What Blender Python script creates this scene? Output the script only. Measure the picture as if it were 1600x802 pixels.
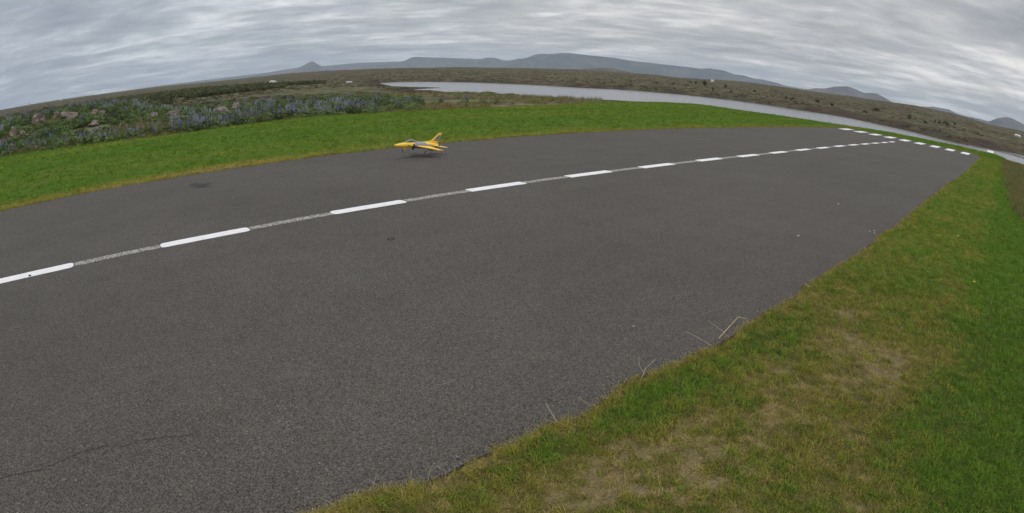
import bpy, bmesh, math, random
import numpy as np
from mathutils import Matrix, Vector

for o in list(bpy.data.objects): bpy.data.objects.remove(o)
scene = bpy.context.scene
C = scene.collection
rng = np.random.default_rng(7); random.seed(7)
R = math.radians

# ------------------------------------------------------------------ camera: wide action-camera lens (equidistant), eye height 1.7 m, runway along +Y
RIGHT = (0.656172, 0.754157, 0.026186); UP = (-0.254854, 0.188812, 0.948367); FWD = (-0.710273, 0.628965, -0.316093)
cam_data = bpy.data.cameras.new('camera'); cam = bpy.data.objects.new('camera', cam_data); C.objects.link(cam); scene.camera = cam
m4 = Matrix([[RIGHT[i], UP[i], -FWD[i], 0] for i in range(3)]+[[0, 0, 0, 1]]); m4.translation = (0, 0, 1.7); cam.matrix_world = m4
cam_data.type = 'PANO'; cam_data.panorama_type = 'FISHEYE_LENS_POLYNOMIAL'; cam_data.sensor_fit = 'HORIZONTAL'
cam_data.sensor_width = 36; cam_data.sensor_height = 36*802/1600
cam_data.fisheye_fov = math.pi
cam_data.fisheye_polynomial_k0 = 0; cam_data.fisheye_polynomial_k1 = -(1600/36)/894.8457
cam_data.fisheye_polynomial_k2 = 0; cam_data.fisheye_polynomial_k3 = 0; cam_data.fisheye_polynomial_k4 = 0
cam_data.clip_start = 0.05; cam_data.clip_end = 80000

# ------------------------------------------------------------------ light: overcast daylight
SUN_EL, SUN_AZ = R(62), math.atan2(0.8, -0.35)      # high, behind and to the right of the viewer
sun_data = bpy.data.lights.new('sun', 'SUN'); sun = bpy.data.objects.new('sun', sun_data); C.objects.link(sun)
sun_data.energy = 1.15; sun_data.angle = R(18); sun_data.color = (1.0, .96, .9)
sd = Vector((math.cos(SUN_EL)*math.sin(SUN_AZ), math.cos(SUN_EL)*math.cos(SUN_AZ), math.sin(SUN_EL)))
sun.rotation_euler = sd.to_track_quat('Z', 'Y').to_euler()
vs = scene.view_settings; vs.view_transform = 'Standard'; vs.look = 'None'; vs.exposure = 0.0; vs.gamma = 1.0; vs.use_curve_mapping = False

class NT:                                            # tiny node-tree helper
    def __init__(s, tree): s.t = tree; s.n = tree.nodes; s.l = tree.links
    def new(s, kind, **kw):
        n = s.n.new(kind)
        for k, v in kw.items(): setattr(n, k, v)
        return n
    def put(s, sock, v):
        if hasattr(v, 'is_output'): s.l.new(v, sock)
        elif v is not None: sock.default_value = v
    def math(s, op, a, b=None, c=None, clamp=False):
        n = s.new('ShaderNodeMath', operation=op, use_clamp=clamp); s.put(n.inputs[0], a); s.put(n.inputs[1], b)
        if c is not None: s.put(n.inputs[2], c)
        return n.outputs[0]
    def vmath(s, op, a, b=None):
        n = s.new('ShaderNodeVectorMath', operation=op); s.put(n.inputs[0], a); s.put(n.inputs[1], b); return n.outputs[0]
    def mix(s, f, a, b, blend='MIX'):
        n = s.new('ShaderNodeMix', data_type='RGBA', blend_type=blend); s.put(n.inputs[0], f)
        s.put(n.inputs[6], (*a, 1) if isinstance(a, tuple) and len(a) == 3 else a); s.put(n.inputs[7], (*b, 1) if isinstance(b, tuple) and len(b) == 3 else b)
        return n.outputs[2]
    def ramp(s, f, stops, interp='LINEAR'):
        n = s.new('ShaderNodeValToRGB'); n.color_ramp.interpolation = interp; e = n.color_ramp.elements
        while len(e) < len(stops): e.new(0.5)
        for el, (p, c) in zip(e, stops): el.position = p; el.color = (*c, 1) if len(c) == 3 else c
        s.put(n.inputs[0], f); return n.outputs[0]
    def rng(s, v, a, b, c=0., d=1.):
        n = s.new('ShaderNodeMapRange', interpolation_type='SMOOTHSTEP'); s.put(n.inputs[0], v)
        for i, k in enumerate((a, b, c, d)): s.put(n.inputs[1+i], k)
        return n.outputs[0]
    def noise(s, vec, scale, detail=4, rough=.55, dist=0., out=0):
        n = s.new('ShaderNodeTexNoise'); s.put(n.inputs['Vector'], vec); n.inputs['Scale'].default_value = scale
        n.inputs['Detail'].default_value = detail; n.inputs['Roughness'].default_value = rough; n.inputs['Distortion'].default_value = dist
        return n.outputs[out]
    def voro(s, vec, scale, out='Color', feature='F1', rand=1.):
        n = s.new('ShaderNodeTexVoronoi', feature=feature); s.put(n.inputs['Vector'], vec); n.inputs['Scale'].default_value = scale; n.inputs['Randomness'].default_value = rand
        return n.outputs[out]
    def mapping(s, vec, scale=(1, 1, 1), rot=(0, 0, 0), loc=(0, 0, 0)):
        n = s.new('ShaderNodeMapping'); s.put(n.inputs[0], vec); n.inputs[1].default_value = loc; n.inputs[2].default_value = rot; n.inputs[3].default_value = scale
        return n.outputs[0]

# ------------------------------------------------------------------ sky: streaky grey cloud deck over a Nishita sky
world = bpy.data.worlds.new('World'); scene.world = world; world.use_nodes = True
W = NT(world.node_tree); W.n.clear()
sky = W.new('ShaderNodeTexSky', sky_type='NISHITA', sun_disc=False, sun_elevation=SUN_EL, sun_rotation=SUN_AZ)
bg_sky = W.new('ShaderNodeBackground'); W.l.new(sky.outputs[0], bg_sky.inputs[0]); bg_sky.inputs[1].default_value = 0.07
tc = W.new('ShaderNodeTexCoord'); sep = W.new('ShaderNodeSeparateXYZ'); W.l.new(tc.outputs['Generated'], sep.inputs[0])
up = W.math('MAXIMUM', sep.outputs[2], 0.0)
den = W.math('ADD', up, 0.085)
comb = W.new('ShaderNodeCombineXYZ'); W.put(comb.inputs[0], W.math('DIVIDE', sep.outputs[0], den)); W.put(comb.inputs[1], W.math('DIVIDE', sep.outputs[1], den))
deck = W.mapping(comb.outputs[0], scale=(1, 1, 1), rot=(0, 0, R(-42)))
deck_s = W.mapping(deck, scale=(.60, 1.0, 1))
big = W.noise(deck_s, .60, 3, .5, .4)
mid = W.noise(W.mapping(deck, scale=(.72, 1.0, 1), loc=(3.7, 1.2, 0)), 1.5, 8, .57, .35)
fine = W.noise(W.mapping(deck, scale=(.8, 1.0, 1), loc=(8.1, 5.2, 0)), 4.4, 5, .55, .3)
val = W.math('ADD', W.math('ADD', W.math('MULTIPLY', big, .44), W.math('MULTIPLY', mid, .40)), W.math('MULTIPLY', fine, .16))
cloud = W.ramp(val, [(.37, (.300, .317, .345)), (.45, (.385, .400, .424)), (.51, (.495, .506, .520)), (.57, (.690, .690, .690)), (.65, (.95, .928, .895))])
# overcast brightening with height, bluer and darker off to the west (-X, -Y side)
gain = W.math('ADD', W.rng(up, 0., 1., 1.13, 1.75), 0.0)
west = W.math('ADD', W.math('MULTIPLY', sep.outputs[0], -.75), W.math('MULTIPLY', sep.outputs[1], -.62))
tone = W.mix(W.rng(west, -.1, 1.0), (1.03, 1.01, .99), (.86, .92, 1.0))
cloud = W.mix(1.0, cloud, tone, 'MULTIPLY')
bg_cl = W.new('ShaderNodeBackground'); W.put(bg_cl.inputs[0], cloud); W.put(bg_cl.inputs[1], gain)
mx = W.new('ShaderNodeMixShader'); W.put(mx.inputs[0], W.rng(val, .26, .42, .72, .97)); W.l.new(bg_sky.outputs[0], mx.inputs[1]); W.l.new(bg_cl.outputs[0], mx.inputs[2])
wo = W.new('ShaderNodeOutputWorld'); W.l.new(mx.outputs[0], wo.inputs[0])

# ------------------------------------------------------------------ helpers
def tag(o, label=None, cat=None, group=None, kind=None):
    for k, v in (('label', label), ('category', cat), ('group', group), ('kind', kind)):
        if v: o[k] = v
    return o
def link(name, data, parent=None):
    o = bpy.data.objects.new(name, data); C.objects.link(o)
    if parent: o.parent = parent
    return o
def mesh_from(name, verts, faces, mats=(), smooth=False, mi=None):
    me = bpy.data.meshes.new(name); me.from_pydata([tuple(map(float, v)) for v in verts], [], [tuple(int(i) for i in f) for f in faces])
    for m in (mats if isinstance(mats, (list, tuple)) else [mats]): me.materials.append(m)
    if smooth: me.polygons.foreach_set('use_smooth', [True]*len(me.polygons))
    if mi is not None: me.polygons.foreach_set('material_index', [int(i) for i in mi])
    me.update(); return me
def grid_mesh(name, P, mat, smooth=True, wrap=False):
    """P: array (rows, cols, 3) -> quad mesh (fast)"""
    r, c, _ = P.shape; idx = np.arange(r*c).reshape(r, c)
    if wrap: idx = np.concatenate([idx, idx[:, :1]], 1)
    f = np.stack([idx[:-1, :-1], idx[:-1, 1:], idx[1:, 1:], idx[1:, :-1]], -1).reshape(-1, 4)
    me = bpy.data.meshes.new(name); me.vertices.add(r*c); me.vertices.foreach_set('co', P.reshape(-1).astype(np.float32))
    me.loops.add(f.size); me.loops.foreach_set('vertex_index', f.reshape(-1).astype(np.int32))
    me.polygons.add(len(f)); me.polygons.foreach_set('loop_start', np.arange(0, f.size, 4, dtype=np.int32)); me.polygons.foreach_set('loop_total', np.full(len(f), 4, np.int32))
    me.materials.append(mat); me.update(calc_edges=True); me.validate()
    me.polygons.foreach_set('use_smooth', [smooth]*len(me.polygons))
    return me
def vattr(me, name, vals):
    a = me.attributes.new(name, 'FLOAT', 'POINT'); a.data.foreach_set('value', np.asarray(vals, np.float32).reshape(-1))
def material(name):
    m = bpy.data.materials.new(name); m.use_nodes = True; t = NT(m.node_tree); b = m.node_tree.nodes['Principled BSDF']
    return m, t, b
def simple(name, col, rough=.7, metallic=0., var=.0, scale=6., spec=.5, coat=0.):
    m, t, b = material(name); b.inputs['Roughness'].default_value = rough; b.inputs['Metallic'].default_value = metallic; b.inputs['Specular IOR Level'].default_value = spec
    b.inputs['Coat Weight'].default_value = coat
    if var:
        co = t.new('ShaderNodeTexCoord').outputs['Object']; n = t.noise(co, scale, 4)
        k = t.rng(n, .3, .7, 1-var, 1+var); c = t.vmath('SCALE', (*col,)); c.node.inputs[0].default_value = col; t.put(c.node.inputs['Scale'], k); t.put(b.inputs['Base Color'], c)
    else: b.inputs['Base Color'].default_value = (*col, 1)
    return m
def boxv(x0, x1, y0, y1, z0, z1):
    v = [(x, y, z) for x in (x0, x1) for y in (y0, y1) for z in (z0, z1)]
    f = [(0, 1, 3, 2), (4, 6, 7, 5), (0, 4, 5, 1), (2, 3, 7, 6), (0, 2, 6, 4), (1, 5, 7, 3)]
    return v, f
def box_mesh(name, b, mat, bevel=0.):
    v, f = boxv(*b); bm = bmesh.new(); vs_ = [bm.verts.new(p) for p in v]
    for q in f: bm.faces.new([vs_[i] for i in q])
    bmesh.ops.recalc_face_normals(bm, faces=bm.faces)
    if bevel: bmesh.ops.bevel(bm, geom=list(bm.edges), offset=bevel, segments=2, affect='EDGES')
    me = bpy.data.meshes.new(name); bm.to_mesh(me); bm.free(); me.materials.append(mat); return me
def tube(p0, p1, r0, r1, n=8):
    p0, p1 = Vector(p0), Vector(p1); d = (p1-p0).normalized(); a = d.orthogonal().normalized(); b = d.cross(a)
    v = [p0+(a*math.cos(2*math.pi*i/n)+b*math.sin(2*math.pi*i/n))*r0 for i in range(n)]+[p1+(a*math.cos(2*math.pi*i/n)+b*math.sin(2*math.pi*i/n))*r1 for i in range(n)]
    f = [(i, (i+1) % n, n+(i+1) % n, n+i) for i in range(n)]+[tuple(range(n))[::-1], tuple(range(n, 2*n))]
    return v, f

# ------------------------------------------------------------------ surveyed layout (metres; viewer at the origin, runway along +Y; hills as bearing/elevation in degrees)
LAKE = [(-128.57, 72.22), (-118.61, 71.52), (-112.49, 72.31), (-105.81, 72.21), (-103.28, 65.28), (-99.31, 60.19), (-91.4, 60.48), (-79.82, 56.71), (-73.52, 56.89), (-66.67, 56.23), (-61.08, 55.94), (-56.66, 56.45), (-42.42, 50.56), (-37.09, 59.36), (-25.47, 63.05), (-13.31, 62.6), (-4.32, 61.85), (4.32, 61.85), (15.97, 64.04), (32.54, 73.08), (61.01, 137.03), (33.87, 135.84), (16.33, 133.0), (4.53, 131.25), (0.41, 125.39), (-3.27, 117.11), (-8.65, 111.93), (-14.16, 114.41), (-21.41, 124.38), (-28.54, 129.13), (-40.46, 140.61), (-54.54, 138.71), (-73.76, 145.97), (-91.74, 143.94), (-104.2, 136.99), (-110.35, 122.58), (-127.99, 120.47), (-140.3, 118.19), (-158.17, 117.37), (-179.72, 106.49), (-173.37, 93.16), (-165.92, 88.22)]
FAR_SHORE = [(-180, 190), (-70, 190), (-62.0, 187.9), (-61.75, 196.8), (-59.35, 208.9), (-53.42, 197.0), (-49.89, 183.4), (-46.73, 175.8), (-42.0, 164.9), (-37.26, 172.1), (-32.51, 170.7), (-26.81, 163.6), (-21.46, 149.0), (-16.05, 146.3), (-12.46, 132.3), (-9.77, 126.2), (-7.06, 115.3), (-4.42, 112.3), (-1.6, 117.2), (0.19, 125.4), (1.98, 131.3), (7, 134), (14, 140), (24, 150), (60, 170), (180, 190)]
HILLS = {
  'long_slope': [(-95.62, -0.142), (-90.55, -0.046), (-86.76, -0.015), (-83.85, 0.079), (-77.92, 0.217), (-74.14, 0.362), (-72.25, 0.519), (-70.05, 0.737), (-67.85, 0.787), (-66.59, 0.829), (-64.08, 0.963), (-61.56, 0.995), (-59.05, 1.019), (-55.28, 0.94), (-51.51, 0.849), (-47.74, 0.747), (-43.96, 0.634)],
  'cone': [(-70.86, 0.531), (-70.05, 0.737), (-69.6, 0.871), (-69.1, 1.115), (-68.85, 1.241), (-68.63, 1.294), (-68.41, 1.221), (-68.03, 0.953), (-67.66, 0.748), (-66.9, 0.653)],
  'table': [(-61.56, 0.741), (-60.43, 0.879), (-59.49, 1.088), (-59.05, 1.338), (-58.55, 1.46), (-56.54, 1.386), (-54.03, 1.298), (-52.15, 1.255), (-51.4, 1.427), (-50.58, 1.391), (-49.88, 1.169), (-49.19, 1.154), (-47.75, 1.067), (-45.85, 0.876)],
  'ridge': [(-50.88, 0.732), (-49.63, 1.079), (-49.01, 1.204), (-48.38, 1.368), (-47.76, 1.419), (-47.13, 1.663), (-46.7, 1.882), (-46.08, 1.937), (-44.95, 1.968), (-44.32, 2.09), (-43.38, 2.132), (-42.12, 2.034), (-38.98, 1.893), (-37.4, 1.709), (-34.25, 1.592), (-30.47, 1.476), (-29.65, 1.597), (-28.26, 1.533), (-27.11, 1.244), (-26.23, 1.257), (-25.21, 1.046), (-24.13, 0.982), (-23.05, 0.893), (-21.77, 0.71), (-19.86, 0.525), (-18.07, 0.4)],
  'low': [(-27.59, 0.786), (-26.34, 0.982), (-25.2, 1.033), (-24.32, 1.066), (-23.05, 0.924), (-22.15, 0.748), (-19.87, 0.647), (-17.45, 0.549)],
  'hump': [(-20.93, 0.446), (-19.87, 0.647), (-19.12, 0.87), (-18.25, 0.953), (-17.2, 1.29), (-16.01, 1.489), (-15.24, 1.358), (-14.33, 1.087), (-13.14, 1.269), (-12.23, 0.972), (-11.43, 0.649), (-10.78, 0.486)],
  'saddle': [(-9.53, 0.637), (-8.08, 0.826), (-7.4, 0.946), (-5.94, 0.971), (-5.02, 0.728), (-3.74, 0.676), (-2.52, 0.665), (-1.81, 0.612), (-0.25, 0.378)],
  'dome': [(-2.92, 0.307), (-1.79, 0.675), (-1.11, 1.069), (-0.25, 1.354), (0.46, 1.346), (1.58, 1.039), (4.5, 0.35), (8, 0.2), (12, 0.1)],
  'mound': [(-43.13, 0.384), (-41.76, 0.646), (-40.19, 0.798), (-39.06, 0.835), (-37.98, 0.65), (-36.4, 0.442)],
}
ROCKS = [(-30.08, -4.37, 0.51, 0.45), (-33.02, -3.26, 0.63, 0.57), (-34.1, -2.36, 0.38, 0.38), (-33.47, -1.62, 1.35, 0.41), (-28.97, -0.19, 0.55, 0.28), (-26.8, 1.17, 0.45, 0.33), (-25.69, 1.83, 0.43, 0.32), (-30.63, 3.0, 0.55, 0.3), (-32.22, 4.28, 0.8, 0.44), (-29.86, 4.63, 0.68, 0.3), (-30.68, 6.63, 0.7, 0.42), (-33.19, 8.19, 0.61, 0.42), (-33.37, -0.13, 0.52, 0.29), (-24.73, 0.65, 0.22, 0.18), (-24.39, -2.78, 0.66, 0.18), (-29.77, -3.85, 0.3, 0.26), (-23.14, 1.81, 0.23, 0.09), (-32.88, 0.34, 0.48, 0.24)]
BUSHES = [(-157.26, 263.66, 1.72, 2.06), (-145.17, 251.57, 2.92, 2.92), (-115.71, 219.13, 1.66, 1.94), (-87.28, 168.61, 1.06, 0.85), (-97.09, 174.12, 1.11, 1.11), (-100.07, 213.52, 1.32, 1.05), (-71.44, 176.93, 1.49, 0.85), (-70.67, 181.35, 1.96, 0.87), (-65.83, 193.47, 1.83, 1.14), (-55.49, 178.31, 1.46, 1.04), (-170.54, 279.54, 1.46, 1.46), (-132.79, 204.39, 1.09, 1.09), (-131.75, 190.18, 1.03, 1.03), (-27.74, 163.02, 1.66, 1.11), (-22.87, 181.49, 0.82, 0.82), (-19.65, 166.69, 1.13, 1.13), (-18.81, 172.47, 0.97, 0.97), (-17.07, 167.26, 1.5, 1.13), (-17.06, 190.84, 1.07, 1.07), (-39.05, 156.65, 1.44, 0.72), (-45.31, 196.52, 2.48, 1.13), (-22.29, 156.56, 0.88, 0.71), (-120.62, 144.39, 0.84, 0.63), (-133.53, 175.27, 0.98, 0.74)]
CLUMPS = [(-26.04, 17.62, 0.35, 0.39), (-24.93, 18.43, 0.45, 0.52), (-24.04, 18.96, 0.55, 0.41), (-24.67, 20.45, 0.36, 0.36), (-23.61, 20.65, 0.32, 0.28), (-23.96, 13.81, 0.37, 0.43), (-25.37, 14.18, 0.26, 0.39)]
CARAVAN = (-210.62, 66.55)
SHED = (-172.97, 80.56)
HOUSE_A = (-1326.18, -152.47)
HOUSE_B = (-1131.27, -67.12)
HOUSE_C = (-237.86, 424.56)
HOUSE_D = (5.04, 261.22)
MUDBAR = [(-7.19, 112.68), (-4.38, 115.22), (-1.16, 116.49), (1.45, 115.84), (3.96, 112.22)]
HAZE = 7e-5
# ---------- shared terrain maths (numpy) ----------
def vhash(ix, iy, seed):
    h = (ix.astype(np.int64)*374761393 + iy.astype(np.int64)*668265263 + seed*1274126177) & 0xffffffff
    h = ((h ^ (h >> 13))*1274126177) & 0xffffffff
    return ((h ^ (h >> 16)) & 0xffffff)/float(0xffffff)
def vnoise(x, y, seed=0):
    ix = np.floor(x); iy = np.floor(y); fx = x-ix; fy = y-iy
    fx = fx*fx*(3-2*fx); fy = fy*fy*(3-2*fy)
    a = vhash(ix, iy, seed); b = vhash(ix+1, iy, seed); c = vhash(ix, iy+1, seed); d = vhash(ix+1, iy+1, seed)
    return a+(b-a)*fx+(c-a)*fy+(a-b-c+d)*fx*fy
def fbm(x, y, octaves=4, seed=0):
    x = np.asarray(x, float); y = np.asarray(y, float)
    s = 0.0; amp = 0.5; tot = 0.0
    for o in range(octaves):
        s = s+amp*vnoise(x*2**o+17.3*o, y*2**o-9.1*o, seed+o); tot += amp; amp *= 0.5
    return s/tot
def sstep(a, b, x):
    t = np.clip((np.asarray(x, float)-a)/(b-a), 0, 1); return t*t*(3-2*t)
def seg_dist(x, y, poly):
    d = np.full(x.shape, 1e18)
    for i in range(len(poly)):
        ax, ay = poly[i]; bx, by = poly[(i+1) % len(poly)]
        vx, vy = bx-ax, by-ay; t = np.clip(((x-ax)*vx+(y-ay)*vy)/(vx*vx+vy*vy+1e-12), 0, 1)
        d = np.minimum(d, (x-ax-t*vx)**2+(y-ay-t*vy)**2)
    return np.sqrt(d)
def inside(x, y, poly):
    c = np.zeros(x.shape, bool)
    for i in range(len(poly)):
        ax, ay = poly[i]; bx, by = poly[(i+1) % len(poly)]
        if ay == by: continue
        c ^= ((ay > y) != (by > y)) & (x < (bx-ax)*(y-ay)/(by-ay)+ax)
    return c
WATER_Z = -2.0
LAND_AZ = [-180, -110, -99.4, -93.1, -86.8, -83.2, -79.7, -76.1, -70.7, -64.4, -59.7, -51.5, -42.1, -37.3, -32.6, -26.3, -21.6, -18.0, -13.6, -9.2, -5.6, -1.9, 1.7, 40, 180]
LAND_EL = [0, 0, 0, -.02, -.07, -.02, -.06, .01, .27, .40, .39, .40, .53, .52, .43, .64, .60, .53, .64, .79, .68, .39, .51, .3, 0]
FAR_AZ = np.array([a for a, r in FAR_SHORE]); FAR_R = np.array([r for a, r in FAR_SHORE])
def land(x, y, rough=True):
    x = np.asarray(x, float); y = np.asarray(y, float)
    r = np.hypot(x, y)+1e-6; az = np.degrees(np.arctan2(x, y))
    et = np.tan(np.radians(np.interp(az, LAND_AZ, LAND_EL)))
    # open plain: level with the lawn, dipping toward the lake basin, then a long gentle rise
    dip = -0.12-2.1*sstep(34, 120, r)
    dip = dip+(1.0*sstep(-80, -90, az)+0.0)*sstep(22, 40, r)*(1-0.25*sstep(55, 110, r))
    zt = 1.7+1500*et
    zl = dip+(zt-dip)*np.clip((r-260)/1240, 0, 1)
    # land beyond the lake: bank, then moor rising to the skyline
    rl = np.interp(az, FAR_AZ, FAR_R)
    zt2 = 1.7+750*et
    zr = -0.75+(zt2+0.75)*np.clip((r-rl)/(750-rl), 0, 1)
    w = sstep(-68, -61, az)*sstep(-6, 6, r-rl)*sstep(60, 30, az)
    z = zl*(1-w)+zr*w
    if rough:
        a = np.interp(r, [20, 40, 150, 600, 3000], [.04, .12, .30, 1.2, 5.0])
        z = z+a*(fbm(x*.11, y*.11, 4, 3)-.5)*1.6*np.interp(r, [0, 250, 600], [1, 1, .0])
        b = np.interp(r, [120, 260, 700, 3000], [0., .9, 3.0, 8.0])
        z = z+b*(fbm(x*.02, y*.02, 5, 11)-.62)
        z = z+np.interp(r, [60, 130, 500, 900], [0, .75, 1.3, 0])*(fbm(x*.33, y*.33, 3, 23)-.55)
    d = seg_dist(x, y, LAKE); ins = inside(x, y, LAKE)
    near_side = (r < rl-1) | (az < -61)
    bank = WATER_Z+.02+np.where(w > .5, 0.30*d, 0.10*d)
    z = np.where(ins, WATER_Z-0.05-np.minimum(1.0, .12*d), np.minimum(np.maximum(z, WATER_Z+.05+np.minimum(.02*d, .3)), bank))
    return z
def lawn_left(y):
    return np.interp(y, [-40, -4.1, -0.6, 3.5, 7.7, 13.1, 17, 22.4, 32.6, 40.2, 60], [-23.6, -23.6, -22.5, -21.3, -22.3, -21.8, -21.5, -22.4, -23.6, -23.2, -23])+.5*(fbm(np.asarray(y, float)*.6, np.asarray(y, float)*0+3, 3, 5)-.5)
def lawn_right(y):
    return np.interp(y, [-40, 0, 4, 8, 12, 18, 40, 46, 60], [6, 5, 4, 2.2, 1.15, .62, .15, .1, .1])+.3*(fbm(np.asarray(y, float)*.8, np.asarray(y, float)*0+2, 3, 7)-.5)
def lawn_end(x):
    return np.interp(x, [-24, -17.8, -12.9, -8.9, -6.4, -3.6, -1.4, 1, 6], [40.5, 41, 41.8, 45.5, 44.8, 46, 45.4, 45.4, 45.4])+.5*(fbm(np.asarray(x, float)*.7, np.asarray(x, float)*0+8, 3, 6)-.5)
def in_lawn(x, y):
    return (x > lawn_left(y)) & (x < lawn_right(y)) & (y < lawn_end(x))
# ------------------------------------------------------------------ ground, hills, lake (structure)
def ground_material():
    m, t, b = material('moor'); b.inputs['Roughness'].default_value = .95; b.inputs['Specular IOR Level'].default_value = .15
    co = t.new('ShaderNodeTexCoord').outputs['Object']
    at = lambda n: t.new('ShaderNodeAttribute', attribute_name=n).outputs['Fac']
    n1 = t.noise(co, .035, 5, .6); n2 = t.noise(co, .16, 5, .62); n3 = t.noise(co, .9, 4, .65); n4 = t.noise(co, 5., 3, .6)
    moor = t.ramp(n2, [(.36, (.034, .027, .018)), (.45, (.072, .055, .033)), (.54, (.112, .088, .046)), (.66, (.185, .145, .082))])
    green = t.ramp(n2, [(.32, (.085, .098, .042)), (.50, (.130, .142, .066)), (.70, (.175, .168, .088))])
    c = t.mix(t.math('ADD', t.math('MULTIPLY', t.rng(n1, .40, .60), .6), at('green'), clamp=True), moor, green)
    n5 = t.noise(co, .38, 5, .65); c = t.mix(t.rng(n5, .47, .58, 0, .8), c, (.045, .040, .026)); c = t.mix(t.rng(n3, .48, .64, 0, .75), c, (.032, .028, .020))                       # dark heather and lava humps
    c = t.mix(t.rng(n4, .50, .75, 0, .45), c, (.16, .135, .075))
    soil = t.ramp(n3, [(.35, (.024, .018, .014)), (.55, (.050, .036, .027)), (.7, (.095, .075, .058))])
    c = t.mix(at('soil'), c, soil)
    stony = t.ramp(n3, [(.35, (.14, .09, .05)), (.6, (.22, .155, .095)), (.8, (.30, .22, .15))])
    c = t.mix(t.math('MULTIPLY', at('bare'), t.rng(n3, .35, .6)), c, stony)
    t.put(b.inputs['Base Color'], c)
    bp = t.new('ShaderNodeBump'); bp.inputs['Strength'].default_value = .8; bp.inputs['Distance'].default_value = .25
    t.put(bp.inputs['Height'], t.math('ADD', n3, t.math('MULTIPLY', n4, .35))); t.l.new(bp.outputs[0], b.inputs['Normal'])
    return m
az = np.radians(np.concatenate([np.arange(-180, -108, 3.), np.arange(-108, 12, .125), np.arange(12, 180, 3.)]))
rr = np.concatenate([[.01, 4, 8, 12, 15], np.exp(np.linspace(np.log(18), np.log(900), 235)), np.exp(np.linspace(np.log(960), np.log(12400), 22))])
RG, AG = np.meshgrid(rr, az, indexing='ij'); GX = RG*np.sin(AG); GY = RG*np.cos(AG); GZ = land(GX, GY)
me = grid_mesh('ground', np.stack([GX, GY, GZ], -1), ground_material(), wrap=True)
GD = seg_dist(GX, GY, LAKE); gaz = np.degrees(AG); far_w = (RG > np.interp(gaz, FAR_AZ, FAR_R)-4) & (gaz > -62)
vattr(me, 'soil', np.where(far_w, np.interp(GD, [0, 4, 9, 14], [1, .9, .35, 0])*np.interp(gaz, [-60, -35, -15, 10], [.45, .6, .85, 1])*np.interp(fbm(GX*.25, GY*.25, 3, 17), [.3, .6], [1, .55]), np.interp(GD, [0, 5, 12], [1, .7, 0])))
vattr(me, 'green', sstep(-56, -66, gaz)*sstep(300, 120, RG)*.85+sstep(70, 30, RG)*.45+sstep(-12, -4, gaz)*sstep(60, 50, RG))
vattr(me, 'bare', sstep(60, 38, RG)*sstep(.52, .66, fbm(GX*.16, GY*.16, 3, 21))*.9+sstep(24, 26, RG)*sstep(36, 30, RG)*sstep(-62, -56, gaz)*sstep(-40, -45, gaz)*.9
      + sstep(-72, -66, gaz)*sstep(-54, -60, gaz)*sstep(60, 70, RG)*sstep(105, 85, RG)*sstep(.42, .55, fbm(GX*.07, GY*.07, 3, 5))*.8)
ground = tag(link('ground', me), kind='structure')

def hill_material(name, col, col2):
    m, t, b = material(name); b.inputs['Roughness'].default_value = 1.; b.inputs['Specular IOR Level'].default_value = .1
    co = t.new('ShaderNodeTexCoord').outputs['Object']
    n = t.noise(t.mapping(co, scale=(1, 1, 2.2)), .0035, 6, .62); n2 = t.noise(co, .02, 4, .6)
    c = t.mix(t.rng(n, .38, .64), col, col2); c = t.mix(t.rng(n2, .45, .75, 0, .35), c, (.05, .055, .05)); t.put(b.inputs['Base Color'], c)
    return m
HM = hill_material('hill_slope', (.070, .078, .088), (.120, .120, .118)); HM2 = hill_material('hill_scree', (.085, .08, .08), (.15, .135, .125))
HM3 = hill_material('lava_mound', (.085, .078, .066), (.13, .11, .08))
def hill(key, name, D, half, mat, seed, cols=170, rows=37, rough=.16):
    s = HILLS[key]; a = np.array([p[0] for p in s]); e = np.array([p[1] for p in s])
    a = np.concatenate([[a[0]-1.6], a, [a[-1]+1.6]]); e = np.concatenate([[-.25], e, [-.25]])
    A = np.linspace(a[0], a[-1], cols); crest = 1.7+D*np.tan(np.radians(np.interp(A, a, e)))
    ker = np.array([1, 2, 1])/4; crest = np.convolve(np.pad(crest, 1, 'edge'), ker, 'valid')
    T = np.linspace(-1, 1, rows); TT, AA = np.meshgrid(T, A, indexing='ij'); CC = np.broadcast_to(crest, TT.shape)
    DD = D+TT*half+half*.25*(fbm(AA*.7, TT*0+seed, 3, seed)-.5)*(1-np.abs(TT))*0
    X = DD*np.sin(np.radians(AA)); Y = DD*np.cos(np.radians(AA)); base = -4.
    prof = np.clip(1-np.abs(TT), 0, 1)**1.25
    hgt = np.maximum(CC-base, 1.)
    g = fbm(AA*2.6+3*TT, TT*3.+seed, 5, seed)-.5; rid = np.abs(fbm(AA*1.9, TT*1.1+seed*3, 4, seed+9)-.5)*2
    z = base+hgt*(prof+rough*(g*1.3-rid*.6+.12)*np.sin(np.pi*np.clip(np.abs(TT), 0, 1))*1.0)
    z = z+hgt*.02*(fbm(AA*9, TT*2, 3, seed+4)-.5)*(1-np.abs(TT))
    me = grid_mesh(name, np.stack([X, Y, z], -1), mat)
    return tag(link(name, me), kind='structure')
hill('long_slope', 'shield_hill', 9500, 1500, HM, 1)
hill('cone', 'cone_hill', 8200, 330, HM2, 2, cols=90, rough=.12)
hill('table', 'table_mountain', 8300, 800, HM, 3)
hill('ridge', 'ridge_mountain', 7000, 1000, HM, 4, cols=260, rows=49)
hill('low', 'low_hill', 9000, 700, HM, 5)
hill('hump', 'hump_hill', 5200, 520, HM2, 6)
hill('saddle', 'saddle_hill', 5600, 500, HM, 7)
hill('dome', 'dome_hill', 4800, 420, HM, 8)
hill('mound', 'lava_mound', 2300, 160, HM3, 9, rough=.25)

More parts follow.
